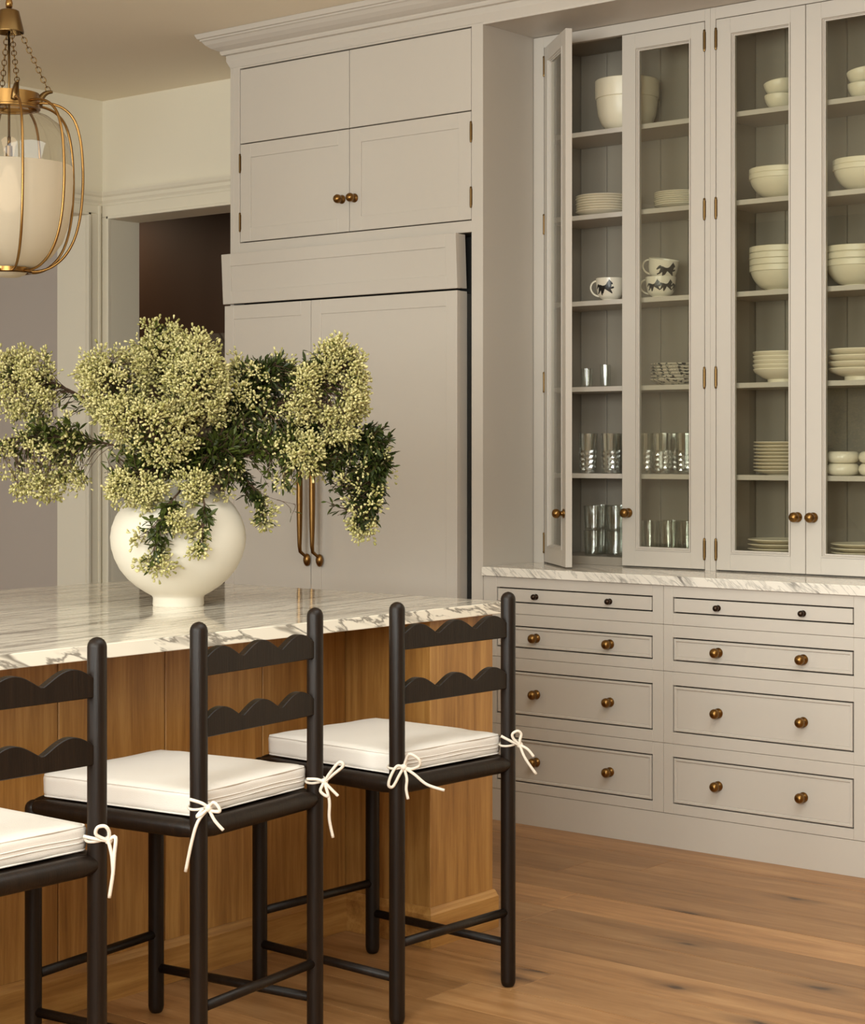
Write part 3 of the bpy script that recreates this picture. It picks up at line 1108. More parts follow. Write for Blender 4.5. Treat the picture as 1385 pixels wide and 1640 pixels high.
CT = crystal()
for x, y, lab in ((-3.9455, 5.755, 'cut crystal highball at the left end of the fifth shelf behind the ajar door'),
                  (-3.8471, 5.755, 'cut crystal highball second from the left on the fifth shelf'),
                  (-3.80, 5.86, 'cut crystal highball at the back, half behind the closed door stile'),
                  (-3.905, 5.875, 'cut crystal highball in the back row behind the two leftmost'),
                  (-3.693, 5.75, 'cut crystal highball at the left edge of the closed left-cabinet pane'),
                  (-3.6162, 5.75, 'cut crystal highball in the middle of the closed left-cabinet pane'),
                  (-3.545, 5.79, 'cut crystal highball at the right edge of the closed left-cabinet pane'),
                  (-3.65, 5.87, 'cut crystal highball in the back row behind the middle closed-pane glasses')):
    place(CT, 'crystal_tumbler', (x, y, TOP[4]), lab, 'glass', 'cut crystal highballs on the fifth shelf')
ST = plain_glass(0.032, 0.0365, 0.092)
for x, y, lab in ((-3.9254, 5.76, 'left'), (-3.8277, 5.76, 'right')):
    place(ST, 'tumbler', (x, y, TOP[5]), 'clear tumbler at the bottom of the %s front stack on the cabinet floor' % lab, 'glass', 'stacked clear tumblers')
    place(ST, 'tumbler', (x, y, TOP[5] + 0.0925), 'clear tumbler on top of the %s front stack on the cabinet floor' % lab, 'glass', 'stacked clear tumblers')
for x, y, lab in ((-3.965, 5.87, 'left'), (-3.88, 5.875, 'right')):
    place(ST, 'tumbler', (x, y, TOP[5]), 'clear tumbler at the bottom of the %s back stack on the cabinet floor' % lab, 'glass', 'stacked clear tumblers')
    place(ST, 'tumbler', (x, y, TOP[5] + 0.0925), 'clear tumbler on top of the %s back stack on the cabinet floor' % lab, 'glass', 'stacked clear tumblers')
HB = plain_glass(0.029, 0.0345, 0.135)
for x, y, lab in ((-3.6724, 5.75, 'leftmost of the front row'), (-3.594, 5.75, 'middle of the front row'), (-3.515, 5.75, 'rightmost of the front row'), (-3.635, 5.85, 'left one of the back row'), (-3.555, 5.85, 'right one of the back row')):
    place(HB, 'tumbler', (x, y, TOP[5]), 'tall clear tapering glass on the cabinet floor, ' + lab, 'glass', 'tall tapering glasses')

# right cabinet, left door
SB = solid(bowl_prof(0.056, 0.052, 0.03, 0.004, 0.8), 'small_bowl', M['ceramic'], 36)
place(SB, 'small_bowl', (-3.1521, 5.78, TOP[0]), 'small cream bowl on the top shelf beneath a tipped bowl, left pane of right cabinet', 'bowl', 'small bowls on the top shelf')
place(SB, 'small_bowl', (-3.148, 5.78, TOP[0] + 0.047), 'small cream bowl tipped on top of another, left pane of right cabinet', 'bowl', 'small bowls on the top shelf', (0.0, -0.16, 0))
BB = solid(bowl_prof(0.112, 0.088, 0.045, 0.005, 0.5, 0.018), 'serving_bowl', M['ceramic'], 44)
place(BB, 'serving_bowl', (-3.1581, 5.80, TOP[1]), 'wide cream serving bowl on the second shelf, lower of the left pair', 'bowl', 'serving bowls on the second shelf')
place(BB, 'serving_bowl', (-3.1581, 5.80, TOP[1] + 0.019), 'wide cream serving bowl on the second shelf, upper of the left pair', 'bowl', 'serving bowls on the second shelf')
DB = solid(bowl_prof(0.108, 0.088, 0.05, 0.005, 0.8, 0.02), 'deep_bowl', M['ceramic'], 44)
stack(DB, 'deep_bowl', -3.163, 5.80, TOP[2], 4, 0.022, 'deep cream bowl, %s of four nested on the third shelf', 'bowl', 'deep bowls on the third shelf, left')
FBW = solid([(0, 0.004), (0.05, 0.0), (0.053, 0.0), (0.054, 0.012), (0.07, 0.018), (0.098, 0.036), (0.104, 0.046), (0.103, 0.049), (0.095, 0.042), (0.07, 0.024), (0.04, 0.016), (0, 0.015)], 'footed_dish', M['ceramic_warm'], 44)
stack(FBW, 'footed_dish', -3.1556, 5.80, TOP[3], 5, 0.0148, 'shallow cream footed dish, %s of five on the fourth shelf', 'dish', 'footed dishes on the fourth shelf, left')
DP = solid(plate_prof(0.102, 0.016), 'plate', M['ceramic_warm'], 40)
stack(DP, 'plate', -3.1556, 5.80, TOP[4], 9, 0.0122, 'cream side plate, %s of the nine stacked on the fifth shelf', 'plate', 'side plates on the fifth shelf')
BP = solid(plate_prof(0.114, 0.017), 'plate', M['ceramic_warm'], 44)
stack(BP, 'plate', -3.1654, 5.80, TOP[5], 5, 0.0158, 'large cream plate, %s of five on the cabinet floor, left pane', 'plate', 'large plates on the floor, left')
# right cabinet, right door
place(SB, 'small_bowl', (-2.8357, 5.78, TOP[0]), 'small cream bowl on the top shelf beneath a tipped bowl, rightmost pane', 'bowl', 'small bowls on the top shelf')
place(SB, 'small_bowl', (-2.8317, 5.78, TOP[0] + 0.047), 'small cream bowl tipped on top of another, rightmost pane', 'bowl', 'small bowls on the top shelf', (0.0, -0.16, 0))
place(BB, 'serving_bowl', (-2.8364, 5.80, TOP[1]), 'wide cream serving bowl on the second shelf, lower of the right pair', 'bowl', 'serving bowls on the second shelf')
place(BB, 'serving_bowl', (-2.8364, 5.80, TOP[1] + 0.019), 'wide cream serving bowl on the second shelf, upper of the right pair', 'bowl', 'serving bowls on the second shelf')
stack(DB, 'deep_bowl', -2.8686, 5.80, TOP[2], 3, 0.024, 'deep cream bowl, %s of three behind the rightmost pane', 'bowl', 'deep bowls on the third shelf, right')
WD = solid([(0, 0.004), (0.06, 0.0), (0.063, 0.0), (0.064, 0.014), (0.085, 0.02), (0.11, 0.03), (0.117, 0.04), (0.115, 0.043), (0.105, 0.036), (0.08, 0.026), (0.04, 0.018), (0, 0.017)], 'wide_dish', M['ceramic_warm'], 44)
stack(WD, 'wide_dish', -2.8479, 5.80, TOP[3], 4, 0.0215, 'wide cream footed dish, %s of four behind rightmost pane', 'dish', 'wide dishes on the fourth shelf, right')
RB = solid([(0, 0.003), (0.03, 0.0), (0.042, 0.001), (0.052, 0.008), (0.0565, 0.02), (0.053, 0.034), (0.046, 0.0405), (0.043, 0.041), (0.042, 0.038), (0.049, 0.026), (0.046, 0.012), (0.03, 0.006), (0, 0.006)], 'round_bowl', M['ceramic_gloss'], 36)
for x, lab in ((-2.9041, 'left'), (-2.785, 'right')):
    place(RB, 'round_bowl', (x, 5.76, TOP[4]), 'small fat ivory bowl on the fifth shelf, lower of the %s pair' % lab, 'bowl', 'fat ivory bowls')
    place(RB, 'round_bowl', (x, 5.76, TOP[4] + 0.0412), 'small fat ivory bowl on the fifth shelf, upper of the %s pair' % lab, 'bowl', 'fat ivory bowls')
stack(BP, 'plate', -2.8433, 5.80, TOP[5], 5, 0.0145, 'large cream plate, %s of five on the cabinet floor, rightmost pane', 'plate', 'large plates on the floor, right')

# ================================================================== ISLAND
isl = thing('kitchen_island', (-3.8, 2.65, 0), 'oak panelled kitchen island with kneehole below the marble slab', 'island')
IY0, IY1 = 1.17, 4.145
XF, XR = -3.165, -3.47          # front of the end blocks, recessed panels
for ya, yb in ((3.868, IY1), (IY0, IY0 + 0.277)):
    MB().box(-4.5, XF, ya, yb, 0.1, 0.8815).build('end_block', M['oak'], isl, bevel=0.0015, seg=1)
joints = [IY0 + 0.277, 1.815, 2.16, 2.505, 2.849, 3.19, 3.537, 3.868]
for a, c in zip(joints[:-1], joints[1:]):
    MB().box(XR - 0.02, XR, a + 0.0014, c - 0.0014, 0.1, 0.8815).build('panel_board', M['oak'], isl, bevel=0.002, seg=1)
MB().box(-4.5, XR - 0.021, IY0 + 0.277, 3.868, 0.1, 0.8815).build('core', M['black'], isl)
TP = [(0, 0), (0.012, 0), (0.012, 0.088), (0.009, 0.093), (0.007, 0.1), (0.003, 0.107), (0, 0.107)]


def skirting(path):
    """mitred skirting following a path of (x, y); outward is to the right of travel"""
    b = MB()
    m = len(path)
    vs = []
    for i, (x, yv) in enumerate(path):
        d0 = (Vector(path[i]) - Vector(path[i - 1])).normalized() if i else None
        d1 = (Vector(path[i + 1]) - Vector(path[i])).normalized() if i < m - 1 else None
        n0 = Vector((d0.y, -d0.x)) if d0 else None
        n1 = Vector((d1.y, -d1.x)) if d1 else None
        nn = n0 if n1 is None else n1 if n0 is None else (n0 + n1)
        if n0 is not None and n1 is not None:
            nn = nn / (1 + n0.dot(n1))
        for o, z in TP:
            vs.append((x + nn.x * o, yv + nn.y * o, z))
    k = len(TP)
    fs = [(i * k + j, (i + 1) * k + j, (i + 1) * k + (j + 1) % k, i * k + (j + 1) % k) for i in range(m - 1) for j in range(k)]
    fs += [tuple(range(k)), tuple(range((m - 1) * k, m * k))[::-1]]
    return b.add(vs, fs)


skirting([(-4.5, IY0), (XF, IY0), (XF, IY0 + 0.277), (XR, IY0 + 0.277), (XR, 3.868), (XF, 3.868), (XF, IY1), (-4.5, IY1)]).build('skirting', M['oakh'], isl)
ct = MB().box(-4.572, -3.128, IY0 - 0.02, 4.16, 0.8822, 0.9147).build('island_worktop', M['island_marble'], bevel=0.002)
tag(ct, 'long white marble slab with grey veins lying on the oak island', 'worktop')

# ================================================================== STOOLS
SW, SD = 0.205, 0.2325       # half width between posts, half depth


def make_stool():
    t = thing('counter_stool', (0, 0, 0), '-', 'stool', 'counter stools along the island')
    E = M['ebony']

    def post(x, yv, h, name):
        r = 0.0187
        pts = [(x, yv, z) for z in (0, 0.003, 0.009, 0.017)]
        rs = [r * 0.62, r * 0.8, r * 0.94, r]
        pts += [(x, yv, h - 0.018), (x, yv, h - 0.012), (x, yv, h - 0.006), (x, yv, h - 0.0018), (x, yv, h)]
        rs += [r, r * 0.93, r * 0.74, r * 0.42, r * 0.1]
        MB().tube(pts, rs, 20).build(name, E, t, smooth=True)

    for s in (-1, 1):
        post(SD, s * SW, 0.985, 'back_post')
        post(-SD, s * SW, 0.572, 'leg')
    zc, r = 0.556, 0.0195
    for p, q in (((SD, -SW), (SD, SW)), ((-SD, -SW), (-SD, SW)), ((-SD, -SW), (SD, -SW)), ((-SD, SW), (SD, SW))):
        a_, b_ = Vector((p[0], p[1], zc)), Vector((q[0], q[1], zc))
        MB().tube([a_.lerp(b_, u) for u in (0.0, 0.03, 0.06, 0.1, 0.9, 0.94, 0.97, 1.0)], [0.013, 0.0165, 0.019, 0.0205, 0.0205, 0.019, 0.0165, 0.013], 16).build('seat_rail', E, t, smooth=True)
    MB().box(-SD + 0.01, SD - 0.01, -SW + 0.01, SW - 0.01, 0.55, 0.574).build('seat', E, t, bevel=0.004)
    for p, q, z in (((SD, -SW), (SD, SW), 0.187), ((-SD, -SW), (-SD, SW), 0.187), ((-SD, -SW), (SD, -SW), 0.107), ((-SD, SW), (SD, SW), 0.107)):
        MB().tube([(p[0], p[1], z), (q[0], q[1], z)], 0.0108, 12).build('stretcher', E, t, smooth=True)
    for z in (0.872, 0.745):
        poly = [(-SW + 0.012, z), (SW - 0.012, z)]
        n = 48
        for k in range(n + 1):
            u = 1 - k / n
            yv = -SW + 0.012 + (2 * SW - 0.024) * u
            hgt = 0.0305 + 0.0275 * abs(math.sin(math.pi * (0.03 + 0.94 * u) * 3)) ** 1.2
            poly.append((yv, z + hgt))
        MB().prism(poly, lambda a, c: (SD - 0.009, a, c), lambda a, c: (SD + 0.009, a, c)).build('back_slat', E, t, bevel=0.0015, seg=1)
    return t


st = make_stool()
STOOLS = [((-3.0263, 3.516, 0), -0.0391, 'dark wooden counter stool nearest the glazed cabinets, its back against the island end'),
          ((-3.0506, 2.836, 0), 0.1247, 'dark wooden counter stool in the middle of the three, below the vase'),
          ((-2.9494, 2.1187, 0), 0.0, 'dark wooden counter stool cut by the left edge of the photo')]
stools = []
for i, (l, a, lab) in enumerate(STOOLS):
    o = st if i == 0 else copy_tree(st)
    o.location, o.rotation_euler = l, (0, 0, a)
    o['label'] = lab
    stools.append(o)


def cushion_mesh():
    hx, hy, hz, r = 0.216, 0.2, 0.027, 0.014
    n = 16
    tt = []
    for k in range(n + 1):
        u = -1 + 2 * k / n
        tt.append(math.copysign(abs(u) ** 0.6, u))
    H = (hx, hy, hz)
    bm = bmesh.new()
    cache = {}

    def V(p):
        key = tuple(round(c, 5) for c in p)
        if key not in cache:
            q = [max(-(H[i] - r), min(H[i] - r, p[i] * H[i])) for i in range(3)]
            d = Vector([p[i] * H[i] - q[i] for i in range(3)])
            w_ = Vector(q) + (d.normalized() * r if d.length > 1e-9 else d)
            puff = (1 - abs(p[0]) ** 3) * (1 - abs(p[1]) ** 3)
            w_.z += math.copysign(1, p[2]) * 0.006 * puff if abs(p[2]) > 0.99 and p[2] > 0 else 0
            w_.x *= 1 + 0.012 * math.sin(p[1] * 7 + p[2]) * 0.6
            w_.z += 0.0012 * math.sin(w_.x * 60) * math.cos(w_.y * 47)
            cache[key] = bm.verts.new(w_)
        return cache[key]

    for ax in range(3):
        for sg in (-1, 1):
            for i in range(n):
                for j in range(n):
                    def pt(u, v):
                        p = [0, 0, 0]
                        p[ax] = sg
                        p[(ax + 1) % 3] = u
                        p[(ax + 2) % 3] = v
                        return p
                    q = [V(pt(tt[i], tt[j])), V(pt(tt[i + 1], tt[j])), V(pt(tt[i + 1], tt[j + 1])), V(pt(tt[i], tt[j + 1]))]
                    try:
                        bm.faces.new(q)
                    except ValueError:
                        pass
    bmesh.ops.recalc_face_normals(bm, faces=bm.faces)
    for f in bm.faces:
        f.smooth = True
    me = bpy.data.meshes.new('pad')
    bm.to_mesh(me)
    bm.free()
    me.materials.append(M['cushion'])
    return me


PAD = cushion_mesh()


def rrect(hx, hy, r, z, n=5):
    pts = []
    for cx_, cy_, a0 in ((hx - r, hy - r, 0), (-hx + r, hy - r, 90), (-hx + r, -hy + r, 180), (hx - r, -hy + r, 270)):
        for k in range(n + 1):
            a = math.radians(a0 + 90 * k / n)
            pts.append((cx_ + r * math.cos(a), cy_ + r * math.sin(a), z))
    return pts


def smooth_path(pts, sub=5):
    P_ = [Vector(p) for p in pts]
    out = []
    for i in range(len(P_) - 1):
        p0, p1, p2, p3 = P_[max(i - 1, 0)], P_[i], P_[i + 1], P_[min(i + 2, len(P_) - 1)]
        for k in range(sub):
            u = k / sub
            out.append(0.5 * ((2 * p1) + (p2 - p0) * u + (2 * p0 - 5 * p1 + 4 * p2 - p3) * u * u + (3 * p1 - p0 - 3 * p2 + p3) * u ** 3))
    out.append(P_[-1])
    return out


def cushion(loc, ang, label, bows):
    cz = 0.604
    t = thing('seat_cushion', (0, 0, 0.575), label, 'cushion', 'white tie-on cushions')
    link('pad', PAD, None, t, (0.0, 0, cz))
    for z in (cz + 0.0225, cz - 0.0225):
        MB().ring(rrect(0.2135, 0.1975, 0.014, z), 0.0019, 6).build('piping', M['cushion'], t, smooth=True)
    for z in (cz + 0.003, cz - 0.006):
        MB().tube([(0.2163 * (1 + 0.0072 * math.sin(yv * 35)), yv, z + 0.0012 * math.sin(yv * 30)) for yv in [-0.185 + 0.37 * k / 24 for k in range(25)]], 0.0013, 6).build('zip_seam', M['cushion'], t, smooth=True)
    # ties: paths given on the vertical plane that faces the room, hung on the back of each post
    ca, sa = math.cos(-ang), math.sin(-ang)

    def loc_dir(v):
        return Vector((ca * v.x - sa * v.y, sa * v.x + ca * v.y, 0))

    rr, ff = loc_dir(RV), loc_dir(FV)
    for side, mpp, strands in bows:
        pc = Vector((SD, side * SW, 0))
        for st_ in strands:
            pts = []
            for (u, v, dep) in st_:
                q = pc + rr * (u * mpp) - ff * (0.0225 + dep)
                pts.append((q.x, q.y, cz - 0.004 + v * mpp))
            sp = smooth_path(pts)
            MB().tube(sp, 0.0036, 7).build('tie', M['tie'], t, smooth=True)
        # knot and the turn of tape round the post
        kx, kv = strands[0][0][0], strands[0][0][1]
        q = pc + rr * (kx * mpp) - ff * 0.0225
        MB().lathe([(0, -0.0085), (0.006, -0.006), (0.0085, 0), (0.006, 0.006), (0, 0.0085)], (q.x, q.y, cz - 0.004 + kv * mpp), 10).build('knot', M['tie'], t, smooth=True)
        turn = []
        for k in range(20):
            a = 2 * math.pi * k / 20
            turn.append(pc + Vector((math.cos(a) * 0.0215, math.sin(a) * 0.0215, 0)) + Vector((0, 0, cz - 0.004 + kv * mpp + 0.004 * math.sin(a))))
        MB().ring(turn, 0.003, 6).build('tie', M['tie'], t, smooth=True)
    t.location = (loc[0], loc[1], 0.575)
    t.rotation_euler = (0, 0, ang)
    return t


m3, m2, m1 = 4.33 / FPX, 3.83 / FPX, 3.52 / FPX
bow3L = (-1, m3, [[(11, 2, 0), (0, 4, .002), (-10, -12, .008), (-13, -26, .008), (-6, -28, .004), (4, -10, .004), (11, 2, 0)],
                  [(11, 2, 0), (16, 18, .004), (22, 24, .01), (35, 16, .012), (36, 6, .008), (24, 0, .004), (11, 2, 0)],
                  [(11, 2, 0), (16, -15, .006), (15, -32, .006), (18, -48, .006)],
                  [(11, 2, 0), (28, -8, .01), (48, -24, .012), (76, -33, .014)]])
bow3R = (1, 4.637 / FPX, [[(18, 4, .004), (6, 9, .004), (-12, 18, .0)],
                         [(18, 4, .004), (8, 14, .008), (6, 22, .01), (14, 27, .01), (20, 22, .006), (18, 12, .006), (18, 4, .004)],
                         [(18, 4, .004), (30, -2, .008), (40, -14, .008)],
                         [(18, 4, .004), (26, -16, .008), (44, -42, .006)]])
bow2L = (-1, m2, [[(18, 4, 0), (8, 12, .004), (-12, 18, .002)],
                  [(18, 4, 0), (26, 14, .008), (34, 8, .01), (36, 0, .01), (22, 0, .004)],
                  [(18, 4, 0), (6, -6, .008), (0, -8, .006), (10, 4, .004)],
                  [(18, 4, 0), (28, -14, .008), (42, -30, .008)],
                  [(18, 4, 0), (2, -16, .008), (-8, -48, .008), (-18, -96, .008)]])
bow2R = (1, 4.179 / FPX, [[(16, -2, .004), (4, 2, .004), (-12, 2, 0)],
                         [(16, -2, .004), (26, 14, .008), (40, 30, .01), (46, 24, .01), (30, 10, .006), (16, -2, .004)],
                         [(16, -2, .004), (10, -16, .008), (22, -24, .01), (18, -8, .006)],
                         [(16, -2, .004), (28, -14, .006), (38, -24, .006)],
                         [(16, -2, .004), (24, -30, .008), (24, -60, .008), (30, -90, .008)]])
bow1R = (1, m1, [[(22, 4, .004), (4, 6, .004), (-18, 10, 0)],
                 [(22, 4, .004), (4, 14, .01), (6, 26, .012), (18, 28, .012), (24, 18, .008), (22, 4, .004)],
                 [(22, 4, .004), (34, 10, .008), (32, -20, .01), (30, -48, .01), (24, -86, .008)],
                 [(22, 4, .004), (28, -20, .006), (30, -50, .006)]])
bow1L = (-1, m1, [[(18, 4, 0), (28, -14, .008), (42, -30, .008)], [(18, 4, 0), (2, -16, .008), (-8, -48, .008)]])
CUSH = ['white cushion tied to the stool nearest the glazed cabinets', 'white cushion tied to the middle stool', 'white cushion on the stool cut by the left photo edge']
for (l, a, _), lab, bows in zip(STOOLS, CUSH, ((bow3L, bow3R), (bow2L, bow2R), (bow1L, bow1R))):
    cushion(l, a, lab, bows)

# ================================================================== VASE
VX, VY, VZ = -3.742, 3.488, 0.9148
VP = [(0, 0.004), (0.055, 0.004), (0.06, 0.0), (0.068, 0.0), (0.0695, 0.004), (0.0685, 0.022), (0.072, 0.028), (0.09, 0.038), (0.114, 0.054), (0.138, 0.075), (0.158, 0.1), (0.173, 0.13), (0.182, 0.16),
      (0.1845, 0.188), (0.181, 0.214), (0.171, 0.242), (0.154, 0.27), (0.131, 0.295), (0.105, 0.316), (0.088, 0.327), (0.082, 0.334), (0.0825, 0.343), (0.078, 0.345), (0.074, 0.341), (0.078, 0.326), (0.1, 0.308), (0.15, 0.262), (0.172, 0.19), (0.15, 0.1), (0.06, 0.03), (0, 0.022)]
vm = MB().lathe(VP, n=64).mesh('vase')
autosmooth(vm, 0.9)
vm.materials.append(M['vase'])
for v in vm.vertices:
    a = math.atan2(v.co.y, v.co.x)
    v.co.x *= 1 + 0.006 * math.sin(2 * a + v.co.z * 14)
    v.co.y *= 1 + 0.006 * math.cos(3 * a + v.co.z * 9)
tag(link('vase', vm, None, None, (VX, VY, VZ)), 'round white ceramic moon vase standing on the island worktop', 'vase')

# ================================================================== FLOWERING BRANCHES
D0 = 5.068


def arr_mesh(name, V_, F_, m, smooth=False):
    """V_ (n,3), F_ (m,k) arrays -> mesh"""
    me = bpy.data.meshes.new(name)
    nf, k = F_.shape
    me.vertices.add(len(V_))
    me.vertices.foreach_set('co', np.ascontiguousarray(V_, dtype=np.float32).ravel())
    me.loops.add(nf * k)
    me.loops.foreach_set('vertex_index', np.ascontiguousarray(F_, dtype=np.int32).ravel())
    me.polygons.add(nf)
    me.polygons.foreach_set('loop_start', np.arange(0, nf * k, k, dtype=np.int32))
    me.update(calc_edges=True)
    if smooth:
        me.polygons.foreach_set('use_smooth', [True] * nf)
    me.materials.append(m)
    return me


def frames(dirs, rng_):
    d = dirs / np.linalg.norm(dirs, axis=1, keepdims=True)
    r = rng_.normal(size=d.shape)
    u = np.cross(d, r)
    u /= np.linalg.norm(u, axis=1, keepdims=True) + 1e-9
    return d, u, np.cross(d, u)


def stamp(tv, tf, pos, dirs, scl, rng_, upbias=None):
    d, u, q = frames(dirs, rng_)
    if upbias is not None:
        n_ = np.array([0, 0, 1.0]) + rng_.normal(size=d.shape) * upbias
        u = np.cross(n_, d)
        u /= np.linalg.norm(u, axis=1, keepdims=True) + 1e-9
        q = np.cross(d, u)
    V_ = pos[:, None, :] + scl[:, None, None] * (tv[None, :, 0:1] * u[:, None, :] + tv[None, :, 1:2] * d[:, None, :] + tv[None, :, 2:3] * q[:, None, :])
    F_ = tf[None] + (np.arange(len(pos)) * len(tv))[:, None, None]
    return V_.reshape(-1, 3), F_.reshape(-1, tf.shape[1])


# bud: slim drop opening at the tip (unit length along y)
FV_ = np.array([(0, 0, 0), (.2, .45, 0), (0, .45, .2), (-.2, .45, 0), (0, .45, -.2), (.26, .86, 0), (0, .86, .26), (-.26, .86, 0), (0, .86, -.26), (0, 1.0, 0)], float)
FF_ = np.array([(0, 1, 2), (0, 2, 3), (0, 3, 4), (0, 4, 1), (1, 5, 2), (5, 6, 2), (2, 6, 3), (6, 7, 3), (3, 7, 4), (7, 8, 4), (4, 8, 1), (8, 5, 1), (5, 9, 6), (6, 9, 7), (7, 9, 8), (8, 9, 5)])
# leaf: folded lance shape
LV_ = np.array([(0, 0, 0), (.1, .25, .02), (.155, .55, .03), (.09, .82, .02), (0, 1, -.05), (-.09, .82, .02), (-.155, .55, .03), (-.1, .25, .02), (0, .3, -.02), (0, .62, -.03)], float)
LF_ = np.array([(0, 1, 8), (1, 2, 8), (8, 2, 9), (2, 3, 9), (9, 3, 4), (9, 4, 5), (5, 6, 9), (6, 8, 9), (6, 7, 8), (7, 0, 8)])
LEAF_ME = arr_mesh('leaf', LV_ * [1.15, 1, 1], LF_, M['leaf'])


def bez(p0, p1, p2, n):
    return [(1 - t) ** 2 * p0 + 2 * t * (1 - t) * p1 + t * t * p2 for t in (k / n for k in range(n + 1))]


def branch(label, path, zones, seed, leafmat='leaf', single=0, florets=17, fsize=0.0128, thick=0.0036, leaf=(0.02, 0.034)):
    """path: (x, y, depth) points from the vase mouth; zones: (x, y, rx, ry, depth, rdepth, twigs, bloom chance, leaves per twig)"""
    rg = np.random.default_rng(seed)
    root = px(path[0][0], path[0][1], path[0][2], D0)
    t = thing('flowering_branch', root, label, 'branch', 'flowering branches in the white vase')
    main = smooth_path([px(*p, D0) for p in path], 8)
    b = MB()
    nm = len(main)
    b.tube(main, [thick * (1 - 0.7 * k / nm) for k in range(nm)], 6)
    bp, bd, lp, ld, ls = [], [], [], [], []
    mp_ = np.array([tuple(p) for p in main])
    for (zx, zy, rx, ry, zd, rd, n, pb, nl) in zones:
        for _ in range(n):
            v = rg.normal(size=3)
            v /= np.linalg.norm(v)
            v *= rg.uniform(0.25, 1) ** 0.45
            T = px(zx + v[0] * rx, zy + v[1] * ry, zd + v[2] * rd, D0)
            dist = np.linalg.norm(mp_ - np.array(T), axis=1)
            lo = int(nm * 0.3)
            k = lo + int(np.argmin(dist[lo:]))
            k = max(lo, k - int(rg.integers(0, 8)))
            A = main[k]
            tl = (T - A).length
            tdir = (main[min(k + 1, nm - 1)] - main[k - 1]).normalized()
            C = A + tdir * tl * 0.5 + Vector((0, 0, tl * 0.08))
            pts = bez(A, C, T, 5)
            b.tube(pts, [0.0016, 0.0014, 0.0012, 0.001, 0.0009, 0.0006], 4, cap=False)
            end = (pts[-1] - pts[-2]).normalized() if tl > 1e-4 else Vector((0, 0, 1))
            if rg.random() < pb:
                m_ = int(florets * rg.uniform(0.7, 1.3))
                off = rg.normal(size=(m_, 3)) * 0.0098
                c_ = np.array(T + end * 0.006)
                bp.append(c_ + off)
                bd.append(off / 0.0098 * 0.8 + np.array(end) * 0.7 + np.array((0, 0, 0.45)))
            m_ = int(rg.poisson(nl))
            for _k in range(m_):
                u = rg.uniform(0.25, 1.0)
                i = min(4, int(u * 5))
                base = pts[i].lerp(pts[i + 1], u * 5 - i)
                tg = (pts[i + 1] - pts[i])
                tg = tg.normalized() if tg.length > 1e-6 else Vector((0, 0, 1))
                sd = Vector(rg.normal(size=3))
                sd = (sd - tg * sd.dot(tg)).normalized()
                lp.append(tuple(base))
                ld.append(tuple(tg * 0.8 + sd * 0.9))
                ls.append(rg.uniform(*leaf))
    o = b.build('stem', M['bark'], t, smooth=True)
    org = ORIG[t.name]
    og = np.array(org)
    if bp:
        bp, bd = np.concatenate(bp), np.concatenate(bd)
        V_, F_ = stamp(FV_, FF_, bp - bd / np.linalg.norm(bd, axis=1, keepdims=True) * 0.004 - og, bd, rg.uniform(0.75, 1.2, len(bp)) * fsize, rg)
        f = link('blossom', arr_mesh('blossom', V_, F_, M['bloom'], True), None, t, org)
        f['kind'] = 'stuff'
    if lp:
        lp, ld, ls = np.array(lp), np.array(ld), np.array(ls)
        # the leaves that hang clear of the mass are parts of their own, the rest is one part
        order = np.argsort(-(ls))[:single]
        rest = np.setdiff1d(np.arange(len(lp)), order)
        if len(rest):
            V_, F_ = stamp(LV_, LF_, lp[rest] - og, ld[rest], ls[rest], rg, 0.5)
            f = link('foliage', arr_mesh('foliage', V_, F_, M[leafmat]), None, t, org)
            f['kind'] = 'stuff'
        for k in order:
            d = Vector(ld[k]).normalized()
            nn = Vector((rg.normal() * .5, rg.normal() * .5, 1))
            u = nn.cross(d).normalized()
            q = d.cross(u)
            R = Matrix((u, d, q)).transposed()
            lo_ = link('leaf', LEAF_ME, None, t, Vector(lp[k]), R.to_euler())
            s_ = float(ls[k])
            lo_.scale = (s_, s_, s_)
    return t


V0 = (284, 800, 0.0)
V1 = (284, 762, 0.0)
branch('flowering branch reaching farthest left, upper cluster at the photo edge', [V0, V1, (215, 695, .02), (140, 640, .05), (70, 610, .06), (20, 600, .06)],
       [(38, 618, 62, 52, .06, .13, 115, .95, .8), (75, 670, 40, 25, .05, .08, 16, .3, 4), (45, 590, 45, 28, .06, .08, 40, .95, .5)], 1, single=14)
branch('flowering branch at far left, lower and leafier one', [V0, V1, (205, 720, 0), (130, 705, 0), (60, 700, .02), (5, 705, .02)],
       [(55, 730, 75, 45, .02, .12, 62, .75, 2.6), (90, 700, 60, 40, 0, .1, 74, .2, 7), (60, 775, 40, 24, .0, .06, 34, .95, .8), (112, 770, 26, 28, -.02, .05, 20, .75, 2.5)], 2, single=24)
branch('flowering branch of the left shoulder of the central mass', [V0, V1, (245, 700, -.02), (200, 640, -.03), (175, 590, -.03)],
       [(185, 618, 55, 68, -.03, .15, 150, .97, .8), (150, 590, 24, 24, -.03, .08, 26, .95, .5), (195, 640, 45, 50, .0, .12, 40, .05, 7)], 3, single=6)
branch('flowering branch standing tallest above the vase', [V0, V1, (275, 680, .04), (262, 600, .05), (258, 540, .05)],
       [(262, 575, 62, 48, .04, .14, 120, .95, 1.0), (245, 526, 14, 12, .05, .03, 5, .9, 2), (270, 530, 10, 14, .05, .03, 5, .9, 2), (262, 560, 25, 25, .1, .06, 26, .1, 6)], 4, single=10)
